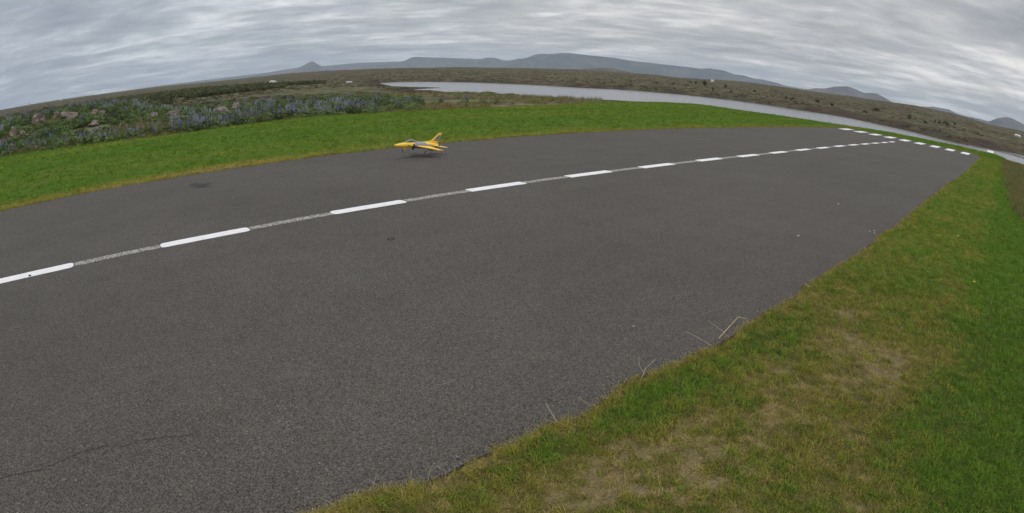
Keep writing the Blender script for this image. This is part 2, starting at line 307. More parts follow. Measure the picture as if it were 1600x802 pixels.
def water_material():
    m, t, b = material('lake_water'); b.inputs['Base Color'].default_value = (.15, .163, .175, 1); b.inputs['Roughness'].default_value = .20; b.inputs['IOR'].default_value = 1.38
    co = t.new('ShaderNodeTexCoord').outputs['Object']
    n = t.noise(t.mapping(co, scale=(1, 1, 1)), 2.2, 4, .6); n2 = t.noise(t.mapping(co, scale=(.05, .012, 1), rot=(0, 0, R(35))), 1., 4, .5)
    bp = t.new('ShaderNodeBump'); bp.inputs['Distance'].default_value = .010
    t.put(bp.inputs['Strength'], t.rng(n2, .36, .62, .15, .9)); t.put(bp.inputs['Height'], n); t.l.new(bp.outputs[0], b.inputs['Normal'])
    return m
hull = [(-205, 60), (-205, 130), (-150, 150), (-60, 165), (20, 150), (80, 160), (80, 60), (30, 52), (-30, 49), (-60, 47), (-110, 55)]
lk = mesh_from('lake', [(x, y, WATER_Z) for x, y in hull], [range(len(hull))], water_material()); lake = tag(link('lake', lk), kind='structure')

# narrow mud bar along the foot of the right-hand lake arm
def ribbon_ridge(name, pts, w, h, mat, seed):
    V = []; n = 60; P = np.array(pts, float); s = np.linspace(0, len(P)-1, n); xs = np.interp(s, range(len(P)), P[:, 0]); ys = np.interp(s, range(len(P)), P[:, 1])
    rows = []
    for k, u in enumerate(np.linspace(-1, 1, 7)):
        taper = np.sin(np.pi*np.clip(np.linspace(.02, .98, n), 0, 1))**.5; ww = w*taper*(.6+.8*fbm(s*2, s*0+seed, 3, seed))
        tx = np.gradient(xs); ty = np.gradient(ys); l = np.hypot(tx, ty); rows.append(np.stack([xs-ty/l*u*ww, ys+tx/l*u*ww, WATER_Z-.12+(h+.12)*(1-u*u)*(.6+.8*fbm(s*3, s*0+k, 3, seed+2))], -1))
    return link(name, grid_mesh(name, np.array(rows), mat))
MUD = simple('wet_mud', (.085, .066, .052), .8, var=.35, scale=.8)
tag(ribbon_ridge('mud_bar', MUDBAR, 1.3, .12, MUD, 4), kind='structure')

# ------------------------------------------------------------------ runway slab with painted markings
def near_edge(y): return np.interp(y, [-60, .3, .56, .92, 1.2, 1.43, 1.67, 1.92, 2.06, 2.43, 2.87, 3.4, 4.12, 4.93, 6.6, 9.36, 11.5, 15.75, 22.5, 32.2, 36, 37.2, 38.2], [-1.8, -1.76, -1.741, -1.728, -1.647, -1.664, -1.675, -1.63, -1.632, -1.653, -1.595, -1.584, -1.547, -1.559, -1.53, -1.481, -1.519, -1.5, -1.36, -1.42, -1.44, -1.55, -1.95])+.11*(fbm(np.asarray(y, float)*3.1, np.asarray(y, float)*0, 5, 31)-.5)
def far_edge(y): return np.interp(y, [-60, -2, .5, 1.2, 2.8, 4.5, 5.3, 9, 12.3, 15.6, 22.9, 25.7, 35.6, 38.2], [-10.9, -10.87, -10.99, -10.97, -11.03, -11.12, -11.13, -11.19, -11.25, -11.25, -11.16, -11.13, -10.97, -10.95])+.05*(fbm(np.asarray(y, float)*1.7, np.asarray(y, float)*0+5, 3, 33)-.5)
def on_runway(x, y, m=0.): return (x > far_edge(y)-m) & (x < near_edge(y)+m) & (y < 38.15+m)
def asphalt_material():
    m, t, b = material('asphalt'); b.inputs['Roughness'].default_value = .88; b.inputs['Specular IOR Level'].default_value = .3
    co = t.new('ShaderNodeTexCoord').outputs['Object']
    big = t.noise(co, .35, 4, .55); blot = t.noise(co, 2.3, 4, .6); lane = t.noise(t.mapping(co, scale=(1.6, .07, 1)), 1., 4, .6)
    c = t.ramp(big, [(.3, (.080, .073, .064)), (.7, (.099, .091, .081))])
    c = t.mix(t.rng(blot, .35, .7, 0, .35), c, (.068, .062, .056)); c = t.mix(t.rng(lane, .45, .7, 0, .28), c, (.102, .094, .085))
    rust = t.noise(co, 5.5, 3, .6); c = t.mix(t.rng(rust, .56, .75, 0, .22), c, (.128, .098, .084))
    cell = t.new('ShaderNodeSeparateColor'); t.l.new(t.voro(co, 165.), cell.inputs[0])
    grit = t.rng(cell.outputs[0], 0., 1., .50, 1.50); c2 = t.vmath('SCALE', c); t.put(c2.node.inputs['Scale'], grit); c = c2
    cell2 = t.new('ShaderNodeSeparateColor'); t.l.new(t.voro(co, 125.), cell2.inputs[0])
    c = t.mix(t.rng(cell2.outputs[1], .86, .92, 0, .6), c, (.034, .031, .029)); c = t.mix(t.rng(cell2.outputs[2], .988, .996, 0, .6), c, (.25, .23, .21))
    t.put(b.inputs['Base Color'], c)
    bp = t.new('ShaderNodeBump'); bp.inputs['Strength'].default_value = .7; bp.inputs['Distance'].default_value = .006
    t.put(bp.inputs['Height'], t.voro(co, 140., 'Distance')); t.l.new(bp.outputs[0], b.inputs['Normal'])
    return m
ys = np.concatenate([np.linspace(-60, -3, 40), np.arange(-2.9, 12, .06), np.linspace(12.1, 38.2, 150)])
fe, ne = far_edge(ys), near_edge(ys); cols = []
for k, u in enumerate([0, 0] + list(np.linspace(.02, .98, 12)) + [1, 1]):
    zz = -.09 if k in (0, 15) else 0.0
    cols.append(np.stack([fe+(ne-fe)*u, ys, np.full_like(ys, zz)], -1))
P = np.array(cols)
# front lip at the runway end
end = P[:, -1:, :].copy(); end[..., 2] = -.09; P = np.concatenate([P, end], 1)
rme = grid_mesh('runway', P[::-1], asphalt_material(), smooth=False)
bmx = bmesh.new(); bmx.from_mesh(rme); bmesh.ops.recalc_face_normals(bmx, faces=bmx.faces); bmx.to_mesh(rme); bmx.free()
runway = tag(link('runway', rme), kind='structure')

def paint_material(name, col, worn):
    m, t, b = material(name); b.inputs['Roughness'].default_value = .75; co = t.new('ShaderNodeTexCoord').outputs['Object']
    n = t.noise(co, 7., 4, .6); cell = t.new('ShaderNodeSeparateColor'); t.l.new(t.voro(co, 75.), cell.inputs[0])
    base = t.mix(t.rng(n, .3, .75), col, tuple(c*.88 for c in col)); asp = (.105, .096, .088)
    if worn: c = t.mix(t.rng(t.math('ADD', t.math('MULTIPLY', cell.outputs[0], .7), t.math('MULTIPLY', n, .7)), .50, .85), asp, base)
    else: c = t.mix(t.rng(cell.outputs[0], .965, .985, 0, .4), base, (.45, .44, .42))
    t.put(b.inputs['Base Color'], c); return m
PAINT = paint_material('white_paint', (.80, .80, .82), False); OLD = paint_material('worn_paint', (.42, .41, .38), True)
def dash_mesh(name, L, w, mat, round_=.05, jitter=.004, seed=0):
    r = random.Random(seed); pts = []; n = 5
    for cx, cy, a0 in ((w/2-round_, L/2-round_, 0), (-w/2+round_, L/2-round_, 90), (-w/2+round_, -L/2+round_, 180), (w/2-round_, -L/2+round_, 270)):
        for i in range(n): a = R(a0+90*i/(n-1)); pts.append((cx+round_*math.cos(a), cy+round_*math.sin(a)))
    out = []
    for i, p in enumerate(pts):
        q = pts[(i+1) % len(pts)]; d = math.dist(p, q); k = max(1, int(d/.12))
        for j in range(k): out.append((p[0]+(q[0]-p[0])*j/k+r.uniform(-jitter, jitter), p[1]+(q[1]-p[1])*j/k+r.uniform(-jitter, jitter)))
    nn = len(out); V = [(x, y, 0) for x, y in out]+[(x, y, -.003) for x, y in out]
    F = [tuple(range(nn))]+[(i, i+nn, (i+1) % nn+nn, (i+1) % nn) for i in range(nn)]
    return mesh_from(name, V, F, mat)
DASH = [(-6.33, -1.53, -.47), (-6.36, .549, 1.612), (-6.41, 2.697, 3.753), (-6.44, 4.833, 5.887), (-6.43, 6.878, 7.975), (-6.40, 8.9, 9.996), (-6.39, 11.05, 12.08), (-6.35, 13.0, 14.09), (-6.345, 15.05, 16.13), (-6.36, 17.15, 18.27), (-6.355, 19.22, 20.35), (-6.365, 21.35, 22.5), (-6.35, 23.4, 24.55), (-6.32, 25.4, 26.58), (-6.30, 27.4, 28.55), (-6.26, 29.35, 30.5), (-6.25, 31.35, 32.55)]
DASH = [(-6.30, -7.8, -6.7), (-6.31, -5.7, -4.65), (-6.32, -3.62, -2.55)]+DASH
prev = None
for i, (x, y0, y1) in enumerate(DASH):
    o = link('centre_dash', dash_mesh('centre_dash', y1-y0, .185, PAINT, .055 if i < 6 else .02, seed=i), runway); o.location = (x, (y0+y1)/2, .0045)
    if prev:
        L = y0-prev[2]-.02; q = link('worn_centre_line', dash_mesh('worn_centre_line', L, .135 if i < 12 else .10, OLD, .02, .006, seed=50+i), runway); q.location = ((x+prev[0])/2, (y0+prev[2])/2, .0035)
        q.rotation_euler.z = -math.atan2(x-prev[0], 2.07)
    prev = (x, y0, y1)
tm = dash_mesh('threshold_mark', 2.25, .50, PAINT, .015, seed=99)
for i in range(9):
    o = link('threshold_mark', tm, runway); o.location = (-10.26+i*.982, 36.50+.02*i, .0045)
# hairline crack, oil stain and a small ring mark, all on the asphalt
CR = [(-2.706, -1.6), (-2.69, -1.2), (-2.706, -.938), (-2.709, -.839), (-2.696, -.703), (-2.726, -.549), (-2.755, -.433), (-2.759, -.319), (-2.703, -.212), (-2.71, -.082), (-2.654, .092), (-2.599, .207), (-2.525, .332), (-2.44, .448)]
s = np.linspace(0, len(CR)-1, 160); cx = np.interp(s, range(len(CR)), [p[0] for p in CR])+.03*(fbm(s*3.5, s*0, 4, 41)-.5); cy = np.interp(s, range(len(CR)), [p[1] for p in CR])
wd = .0020*np.interp(s, [0, 3, 8, 10, 13], [1, 1, .9, .6, .22])*(.25+1.5*fbm(s*5, s*0+2, 2, 43))
DARK = simple('crack_dark', (.016, .014, .013), .9)
cm = grid_mesh('crack', np.array([np.stack([cx+wd*k, cy, np.full_like(cx, .0022)], -1) for k in (1, -1)]), DARK); link('crack', cm, runway)
def stain_material():
    m, t, b = material('oil_stain'); m.surface_render_method = 'BLENDED'; co = t.new('ShaderNodeTexCoord').outputs['Object']; b.inputs['Roughness'].default_value = .6
    b.inputs['Base Color'].default_value = (.022, .021, .020, 1); d = t.new('ShaderNodeVectorMath', operation='LENGTH'); t.l.new(t.mapping(co, scale=(1/.36, 1/.25, 1)), d.inputs[0])
    n = t.noise(co, 3.2, 4, .65); t.put(b.inputs['Alpha'], t.math('MULTIPLY', t.rng(t.math('ADD', d.outputs['Value'], t.math('MULTIPLY', t.math('SUBTRACT', n, .5), 2.2)), .25, .95, .85, 0.), .8)); return m
st = link('oil_stain', dash_mesh('oil_stain', .9, 1.2, stain_material(), .3, .02, 5), runway); st.location = (-9.72, 1.65, .0025)
a = np.linspace(0, 2*np.pi, 29)[:-1]
rm = grid_mesh('ring_mark', np.array([np.stack([np.cos(a)*q, np.sin(a)*q, np.full_like(a, z)], -1) for q, z in ((.044, .0), (.041, .003), (.032, .003), (.030, .0))]), DARK, wrap=True); o = link('ring_mark', rm, runway); o.location = (-4.99, 2.75, .001)

# ------------------------------------------------------------------ mown lawn around the runway
def dryness(x, y):
    x = np.asarray(x, float); y = np.asarray(y, float)
    near = x > -5
    d = .39+.42*(fbm(x*1.3, y*1.3, 4, 61)-.44)+.45*(fbm(x*5.2, y*5.2, 3, 62)-.5)+.80*(fbm(x*22, y*22, 3, 66)-.5)
    for px_, py_, sx, sy, a_ in ((-.92, 2.75, .16, .30, .55), (-.90, 2.1, .26, .36, .70), (-1.0, 1.55, .30, .32, .72), (-1.05, 3.15, .14, .2, .30), (-.45, 3.3, .22, .35, .25), (-.55, 3.9, .3, .5, .18), (-.2, 2.3, .3, .5, .22), (-.95, 4.6, .35, .8, .18)):
        d = d+a_*np.exp(-((x-px_)/sx)**2-((y-py_)/sy)**2)*(.05+1.15*sstep(.35, .65, fbm(x*24, y*24, 3, 63)))
    for px_, py_, sx, sy, a_ in ((-1.42, 2.45, .18, .4, .42), (-1.5, 1.65, .12, .4, .35), (-1.35, 3.7, .15, .4, .25), (-1.2, 3.75, .06, .16, .5), (-1.58, 1.63, .04, .06, .5), (-1.38, 3.05, .05, .08, .4)):
        d = d-a_*np.exp(-((x-px_)/sx)**2-((y-py_)/sy)**2)
    d = d-.16*sstep(3.5, 8, y)-.55*sstep(-.35, .50, x)*sstep(1.2, 3, y)+.20*np.exp(-((x-near_edge(y))/.09)**2)
    dl = .11+.32*np.exp(-((x-far_edge(y))/.9)**2)+.55*(fbm(x*.9, y*.06, 4, 64)-.5)+.45*(fbm(x*2.6, y*.16, 3, 65)-.5)+.16*sstep(1.2, .1, x-lawn_left(y))
    dl = dl+.35*np.exp(-((x-far_edge(y)+.35)/.3)**2-((y-2.6)/1.6)**2)
    return np.clip(np.where(near & (y < 37.5), d, dl), 0, 1)
def lawn_z(x, y):
    z = .012+.05*(fbm(x*.5, y*.5, 3, 71)-.5)+.02*(fbm(x*3, y*3, 2, 72)-.5)
    z = z+.14*sstep(-19.5, -22.2, x)*sstep(22, 27, y)*sstep(42, 36, y)
    z = z-.10*sstep(.9, .0, np.minimum(np.minimum(x-lawn_left(y), lawn_right(y)-x), lawn_end(x)-y))
    dist = np.maximum(np.maximum(x-near_edge(y), far_edge(y)-x), y-38.15)
    return np.where(dist < 0, -.05, np.where(dist < .12, np.minimum(z, -.02+.4*dist), z))
GREEN0, GREEN1, OLIVE, STRAW = (.070, .138, .012), (.122, .155, .020), (.190, .163, .031), (.262, .205, .095)
def lawn_material():
    m, t, b = material('lawn'); b.inputs['Roughness'].default_value = .95; b.inputs['Specular IOR Level'].default_value = .1
    co = t.new('ShaderNodeTexCoord').outputs['Object']; d = t.new('ShaderNodeAttribute', attribute_name='dry').outputs['Fac']
    f = t.noise(t.mapping(co, scale=(1.3, .8, 1)), 9., 5, .7); g = t.noise(t.mapping(co, scale=(1.2, .22, 1)), 2.2, 5, .65); h = t.noise(co, 70., 3, .6)
    v = t.math('ADD', d, t.math('ADD', t.math('MULTIPLY', t.math('SUBTRACT', f, .5), .55), t.math('MULTIPLY', t.math('SUBTRACT', g, .5), .5)))
    c = t.ramp(v, [(.0, GREEN0), (.3, GREEN1), (.6, OLIVE), (1., STRAW)])
    k = t.vmath('SCALE', c); k0 = t.new('ShaderNodeAttribute', attribute_name='thatch').outputs['Fac']; t.put(k.node.inputs[0], t.mix(k0, c, t.ramp(v, [(.15, (.060, .070, .020)), (.50, (.100, .082, .036)), (.80, (.195, .155, .085))]))); t.put(k.node.inputs['Scale'], t.math('MULTIPLY', t.rng(h, .3, .7, .72, 1.25), t.rng(f, .3, .7, .82, 1.15))); t.put(b.inputs['Base Color'], k)
    bp = t.new('ShaderNodeBump'); bp.inputs['Strength'].default_value = .9; bp.inputs['Distance'].default_value = .05; t.put(bp.inputs['Height'], t.math('ADD', f, t.math('MULTIPLY', h, .4))); t.l.new(bp.outputs[0], b.inputs['Normal'])
    return m
y0 = np.concatenate([np.linspace(-40, -2, 50), np.arange(-1.9, 12, .08), np.linspace(12.15, 41, 190)])
ul = np.linspace(0, 1, 40); um = np.linspace(0, 1, 8)[1:-1]; ur = np.linspace(0, 1, 60)**1.2
L_ = lawn_left(y0); F_ = far_edge(y0)+.0; N_ = near_edge(y0); R_ = lawn_right(y0)
XS = np.concatenate([L_[:, None]+(F_-L_)[:, None]*ul, (F_+.06)[:, None]+((N_-.06)-(F_+.06))[:, None]*np.concatenate([[0], um, [1]]), N_[:, None]+(R_-N_)[:, None]*ur], 1)
YS = y0[:, None]+sstep(37.5, 41, y0)[:, None]*(lawn_end(XS)-41); ZS = lawn_z(XS, YS)
lme = grid_mesh('lawn', np.stack([XS, YS, ZS], -1), lawn_material()); vattr(lme, 'dry', dryness(XS, YS)); vattr(lme, 'thatch', np.where(XS > -5, .75*sstep(9, 4, YS), 0)); lawn = tag(link('lawn', lme), kind='structure')

# ------------------------------------------------------------------ scattered growth (stuff): instanced tufts
def tint_material(name, base, transl=.25, rough=.7, var=.25):
    """diffuse/translucent leaf material; the colour of each tuft comes from its instance"""
    m, t, b = material(name); b.inputs['Roughness'].default_value = rough; b.inputs['Specular IOR Level'].default_value = .25
    at = t.new('ShaderNodeAttribute', attribute_name='tint', attribute_type='INSTANCER'); c = at.outputs['Color'] if base is None else None
    if base is not None:
        oi = t.new('ShaderNodeObjectInfo'); c = t.vmath('SCALE', tuple(base)); c.node.inputs[0].default_value = base; t.put(c.node.inputs['Scale'], t.rng(oi.outputs['Random'], 0, 1, 1-var, 1+var))
    co = t.new('ShaderNodeTexCoord').outputs['Object']; k = t.vmath('SCALE', c); t.put(k.node.inputs['Scale'], t.rng(t.noise(co, 60. if base is None else 12., 2), .3, .7, .75, 1.25))
    t.put(b.inputs['Base Color'], k); tr = t.new('ShaderNodeBsdfTranslucent'); t.put(tr.inputs[0], k)
    mx_ = t.new('ShaderNodeMixShader'); mx_.inputs[0].default_value = transl; out = m.node_tree.nodes['Material Output']
    t.l.new(b.outputs[0], mx_.inputs[1]); t.l.new(tr.outputs[0], mx_.inputs[2]); t.l.new(mx_.outputs[0], out.inputs[0]); return m
GRASS = tint_material('grass_blade', None, .3)
def tuft_mesh(name, n, spread, hmin, hmax, width, lean, seed, mat, segs=2):
    r = random.Random(seed); V, F = [], []
    for _ in range(n):
        a = r.uniform(0, 6.283); q = spread*math.sqrt(r.random()); x, y = q*math.cos(a), q*math.sin(a); h = r.uniform(hmin, hmax); d = r.uniform(0, 6.283); L = lean*r.uniform(.3, 1.3)*h; w = width*r.uniform(.7, 1.3)
        px_, py_ = -math.sin(d)*w/2, math.cos(d)*w/2; i0 = len(V)
        for s_ in range(segs+1):
            u = s_/segs; k = (1-u*.85); bx = x+math.cos(d)*L*u*u; by = y+math.sin(d)*L*u*u; z = h*(u-.28*u*u*min(1.2, L/h))
            V += [(bx+px_*k, by+py_*k, z-.004), (bx-px_*k, by-py_*k, z-.004)]
        for s_ in range(segs): F.append((i0+2*s_, i0+2*s_+1, i0+2*s_+3, i0+2*s_+2))
    return mesh_from(name, V, F, mat, True)
def source(name, meshes):
    col = bpy.data.collections.new(name)
    for i, me_ in enumerate(meshes): col.objects.link(bpy.data.objects.new('%s_%02d' % (name, i), me_))
    return col
_trees = {}
def scatter(name, col, P, rot, scl, tint, label, cat, tilt=None):
    """one 'stuff' object: points carrying rotation, size and colour, with a source mesh set on each"""
    n = len(P); me_ = bpy.data.meshes.new(name); me_.vertices.add(n); me_.vertices.foreach_set('co', np.asarray(P, np.float32).reshape(-1))
    e = np.zeros((n, 3), np.float32); e[:, 2] = rot
    if tilt is not None: e[:, 0] = tilt*np.cos(rot*7.3); e[:, 1] = tilt*np.sin(rot*5.1)
    a_ = me_.attributes.new('rot', 'FLOAT_VECTOR', 'POINT'); a_.data.foreach_set('vector', e.reshape(-1))
    s3 = np.asarray(scl, np.float32); s3 = np.repeat(s3[:, None], 3, 1) if s3.ndim == 1 else s3
    a_ = me_.attributes.new('siz', 'FLOAT_VECTOR', 'POINT'); a_.data.foreach_set('vector', s3.reshape(-1))
    a_ = me_.attributes.new('tint', 'FLOAT_COLOR', 'POINT'); a_.data.foreach_set('color', np.concatenate([tint, np.ones((n, 1))], 1).astype(np.float32).reshape(-1))
    a_ = me_.attributes.new('idx', 'INT', 'POINT'); a_.data.foreach_set('value', rng.integers(0, len(col.objects), n).astype(np.int32))
    o = link(name, me_); g = bpy.data.node_groups.new(name, 'GeometryNodeTree'); g.interface.new_socket('Geometry', in_out='INPUT', socket_type='NodeSocketGeometry'); g.interface.new_socket('Geometry', in_out='OUTPUT', socket_type='NodeSocketGeometry')
    N = g.nodes; gi = N.new('NodeGroupInput'); go = N.new('NodeGroupOutput'); ci = N.new('GeometryNodeCollectionInfo'); ci.inputs[0].default_value = col; ci.inputs['Separate Children'].default_value = True; ci.inputs['Reset Children'].default_value = True
    ip = N.new('GeometryNodeInstanceOnPoints'); ip.inputs['Pick Instance'].default_value = True
    def na(nm, ty): q = N.new('GeometryNodeInputNamedAttribute'); q.data_type = ty; q.inputs[0].default_value = nm; return q.outputs[0]
    Lk = g.links.new; Lk(gi.outputs[0], ip.inputs['Points']); Lk(ci.outputs[0], ip.inputs['Instance']); Lk(na('idx', 'INT'), ip.inputs['Instance Index'])
    e2r = N.new('FunctionNodeEulerToRotation'); Lk(na('rot', 'FLOAT_VECTOR'), e2r.inputs[0]); Lk(e2r.outputs[0], ip.inputs['Rotation']); Lk(na('siz', 'FLOAT_VECTOR'), ip.inputs['Scale']); Lk(ip.outputs[0], go.inputs[0])
    md = o.modifiers.new('scatter', 'NODES'); md.node_group = g
    return tag(o, label, cat, kind='stuff')
def grass_tint(dry, n):
    v = np.clip(dry+rng.normal(0, .13, n), 0, 1)[:, None]; st_ = np.array([GREEN0, GREEN1, OLIVE, STRAW]); k = np.array([0, .3, .6, 1.])
    c = np.stack([np.interp(v[:, 0], k, st_[:, j]) for j in range(3)], 1); return c*rng.uniform(.9, 2.4, (n, 1))
turf = source('turf', [tuft_mesh('turf', 13, .030, .012, .046, .0030, .85, s_, GRASS) for s_ in range(9)])
pts = []
def throw(x0, x1, y0_, y1, dens, keep):
    n = int((x1-x0)*(y1-y0_)*dens); x = rng.uniform(x0, x1, n); y = rng.uniform(y0_, y1, n); k = keep(x, y); return x[k], y[k]
off = lambda x, y: in_lawn(x, y) & ~on_runway(x, y, .012)
bands = [(-1.9, 1.6, .2, 3.2, 2100), (-1.9, 2.0, 3.2, 6., 1200), (-1.8, 2.0, 6, 11, 520), (-1.8, 1.6, 11, 20, 230), (-1.8, .9, 20, 46, 110)]
X = []; Y = []; SC = []
for x0, x1, a0, a1, dn in bands:
    x, y = throw(x0, x1, a0, a1, dn, off); X.append(x); Y.append(y); SC.append(np.full(len(x), {2100: 1., 1200: 1.08, 520: 1.25, 230: 1.5, 110: 1.9}[dn]))
x = np.concatenate(X); y = np.concatenate(Y); sc_ = np.concatenate(SC)*rng.uniform(.65, 1.25, len(x)); d = dryness(x, y)
bare = fbm(x*9, y*9, 3, 81)
sc_ = sc_*np.interp(d, [0, .6, 1], [1.1, .9, .62]); keep = ~((d > .66) & (bare > .56)); x, y, sc_, d = x[keep], y[keep], sc_[keep], d[keep]
scatter('turf_grass', turf, np.stack([x, y, lawn_z(x, y)], 1), rng.uniform(0, 6.28, len(x)), sc_, grass_tint(d, len(x)), 'short patchy olive and green grass on the verge between runway and viewer', 'grass', .35)
# ragged edge of longer grass hanging over both runway edges
edge = source('edge_grass', [tuft_mesh('edge_grass', 12, .035, .03, .075, .0034, 1.0, 20+s_, GRASS) for s_ in range(5)])
n = 5200; y = .3+37.5*rng.random(n)**2.6; x = near_edge(y)+np.abs(rng.normal(0, .030, n))-.008; y2 = rng.uniform(-9, 38, 5200); x2 = far_edge(y2)-np.abs(rng.normal(0, .05, 5200)); x3 = rng.uniform(-11, -1.5, 500); y3 = 38.2+np.abs(rng.normal(0, .06, 500))
gap = fbm(y*1.8, y*0, 3, 83) > .36; x, y = x[gap], y[gap]
x = np.concatenate([x, x2, x3]); y = np.concatenate([y, y2, y3]); n = len(x)
scatter('edge_grass', edge, np.stack([x, y, lawn_z(x, y)], 1), rng.uniform(0, 6.28, n), rng.uniform(.5, 1.1, n)*np.where(x < -5, 1.0, .8), grass_tint(np.where(x > -5, .45+.45*rng.random(n), dryness(x, y)+.05), n), 'ragged dry grass fringe along both edges of the asphalt', 'grass', .4)
# crumbs of loose stone along the near edge
def crumb(seed):
    bm = bmesh.new(); bmesh.ops.create_icosphere(bm, subdivisions=1, radius=.5); r = random.Random(seed)
    for v in bm.verts: v.co = Vector((v.co.x*1.2, v.co.y, v.co.z*.7))*r.uniform(.7, 1.15)
    me_ = bpy.data.meshes.new('crumb'); bm.to_mesh(me_); bm.free(); me_.materials.append(GRASS); return me_
n = 2600; y = .2+20*rng.random(n)**2.2; x = near_edge(y)-np.abs(rng.normal(0, .05, n))
cr_ = rng.random((n, 1)); scatter('edge_gravel', source('crumb_source', [crumb(k) for k in range(5)]), np.stack([x, y, np.full(n, .001)], 1), rng.uniform(0, 6.28, n), rng.uniform(.003, .010, n), np.where(cr_ < .6, np.array([[.055, .048, .04]]), np.where(cr_ < .9, np.array([[.13, .10, .065]]), np.array([[.30, .25, .17]])))*rng.uniform(.7, 1.3, (n, 1)), 'loose grit and dry bits along the near asphalt edge', 'grit')
# far lawn
far_turf = source('far_turf', [tuft_mesh('far_turf', 16, .11, .03, .075, .010, .8, 40+s_, GRASS) for s_ in range(5)])
x, y = throw(-24.5, -10.8, -9, 46, 42, off); x4, y4 = throw(-11, 0, 38, 47, 42, off); x = np.concatenate([x, x4]); y = np.concatenate([y, y4]); n = len(x)
scatter('lawn_grass', far_turf, np.stack([x, y, lawn_z(x, y)], 1), rng.uniform(0, 6.28, n), rng.uniform(.6, 1.2, n), grass_tint(dryness(x, y)-.06, n)*1.02, 'smooth bright green mown grass strip beyond the runway', 'grass', .3)

# tall rough grass: border of the lawn, slope to the lake, brown stand on the right
tall = source('tall_grass', [tuft_mesh('tall_grass', 26, .16, .16, .42, .010, .55, 60+s_, GRASS, 3) for s_ in range(6)])
def tall_tint(n, browns): 
    k = rng.random((n, 1)) < browns; g_ = np.where(k, np.array([[.260, .205, .095]]), np.array([[.145, .165, .050]])); return g_*rng.uniform(.6, 1.4, (n, 1))
X = []; Y = []; S = []; B_ = []
y = rng.uniform(-9, 41, 4200); x = lawn_left(y)-np.abs(rng.normal(0, .55, 4200)); X.append(x); Y.append(y); S.append(rng.uniform(.2, .6, 4200)*np.where(y > 18, .5, 1)); B_.append(np.where(y > 12, .55, .35))
x = rng.uniform(-23, .3, 2600); y = lawn_end(x)+np.abs(rng.normal(0, .45, 2600)); X.append(x); Y.append(y); S.append(rng.uniform(.10, .34, 2600)); B_.append(np.full(2600, .2))
y = rng.uniform(9, 47, 9000); x = lawn_right(y)-.30+np.abs(rng.normal(0, 1.0, 9000)); X.append(x); Y.append(y); S.append(rng.uniform(.2, 1.0, 9000)*np.interp(y, [9, 25, 47], [.6, .7, .4])); B_.append(np.full(9000, .42))
q = 9000; a = np.radians(rng.uniform(-106, -40, q)); r_ = 23+rng.exponential(16, q); x = r_*np.sin(a); y = r_*np.cos(a); k = ~in_lawn(x, y) & (seg_dist(x, y, LAKE) > 3) & ~inside(x, y, LAKE) & (fbm(x*.2, y*.2, 3, 91) > .42)
X.append(x[k]); Y.append(y[k]); S.append(rng.uniform(.4, 1.0, k.sum())); B_.append(np.full(k.sum(), .38))
x = np.concatenate(X); y = np.concatenate(Y); S = np.concatenate(S); B_ = np.concatenate(B_); n = len(x)
scatter('tall_grass', tall, np.stack([x, y, np.maximum(land(x, y), -3)], 1), rng.uniform(0, 6.28, n), S, tall_tint(n, B_[:, None]), 'rough uncut grass around the border of the mown lawn', 'grass', .2)

# ------------------------------------------------------------------ leaf-cloud plants
def leaf_cloud(centres, size, r, flat=.5, stretch=1.6):
    V, F = [], []
    for c in centres:
        n_ = Vector((r.gauss(0, 1), r.gauss(0, 1), r.gauss(0, 1)+flat)).normalized(); a = n_.orthogonal().normalized(); a.rotate(Matrix.Rotation(r.uniform(0, 6.28), 3, n_)); b = n_.cross(a); s_ = size*r.uniform(.6, 1.3); c = Vector(c); i = len(V)
        V += [c-a*s_*stretch*.5, c+b*s_*.5, c+a*s_*stretch*.5, c-b*s_*.5]; F.append((i, i+1, i+2, i+3))
    return V, F
LEAF = tint_material('lupin_leaf', (.115, .165, .060), .3, var=.5); SPIKE = tint_material('lupin_flower', (.200, .192, .325), .2, var=.45); PALE = tint_material('lupin_flower_pale', (.28, .28, .38), .2, var=.3)
def lupin_leaves(seed, h=.5, w=.32):
    r = random.Random(seed); c = []
    for _ in range(95):
        a = r.uniform(0, 6.28); q = w*math.sqrt(r.random()); top = h*(1-.55*(q/w)**2); c.append((q*math.cos(a), q*math.sin(a), top*(.15+.85*r.random()**.6)))
    V, F = leaf_cloud(c, .075, r, 1.2)
    for k in range(6):
        a = r.uniform(0, 6.28); v, f = tube((0, 0, 0), (w*.5*math.cos(a), w*.5*math.sin(a), h*.6), .006, .004, 4); i = len(V); V += v; F += [tuple(j+i for j in q) for q in f]
    return V, F
def lupin_spike(r, x, y, z, hh, lean):
    V, F = tube((x, y, z-.15), (x+lean[0], y+lean[1], z+hh), .005, .003, 4); c = []
    n_ = 22
    for k in range(n_):
        u = k/n_; a = k*2.4; q = .026*(1-u*.75); c.append((x+lean[0]*u+q*math.cos(a), y+lean[1]*u+q*math.sin(a), z+hh*u))
    v, f = leaf_cloud(c, .030, r, .2, 1.1); i = len(V); V += v; F += [tuple(j+i for j in q) for q in f]; return V, F
def spike_set(seed, h=.5, w=.32, n=6):
    r = random.Random(seed+100); out = []
    for _ in range(n):
        a = r.uniform(0, 6.28); q = w*.85*math.sqrt(r.random()); out.append(lupin_spike(r, q*math.cos(a), q*math.sin(a), h*(1-.4*(q/w)**2)*.92, r.uniform(.13, .24), (r.uniform(-.03, .03), r.uniform(-.03, .03))))
    return out
def merge(parts):
    V, F, M_ = [], [], []
    for (v, f), mi in parts:
        i = len(V); V += list(v); F += [tuple(j+i for j in q) for q in f]; M_ += [mi]*len(f)
    return V, F, M_
lup = []
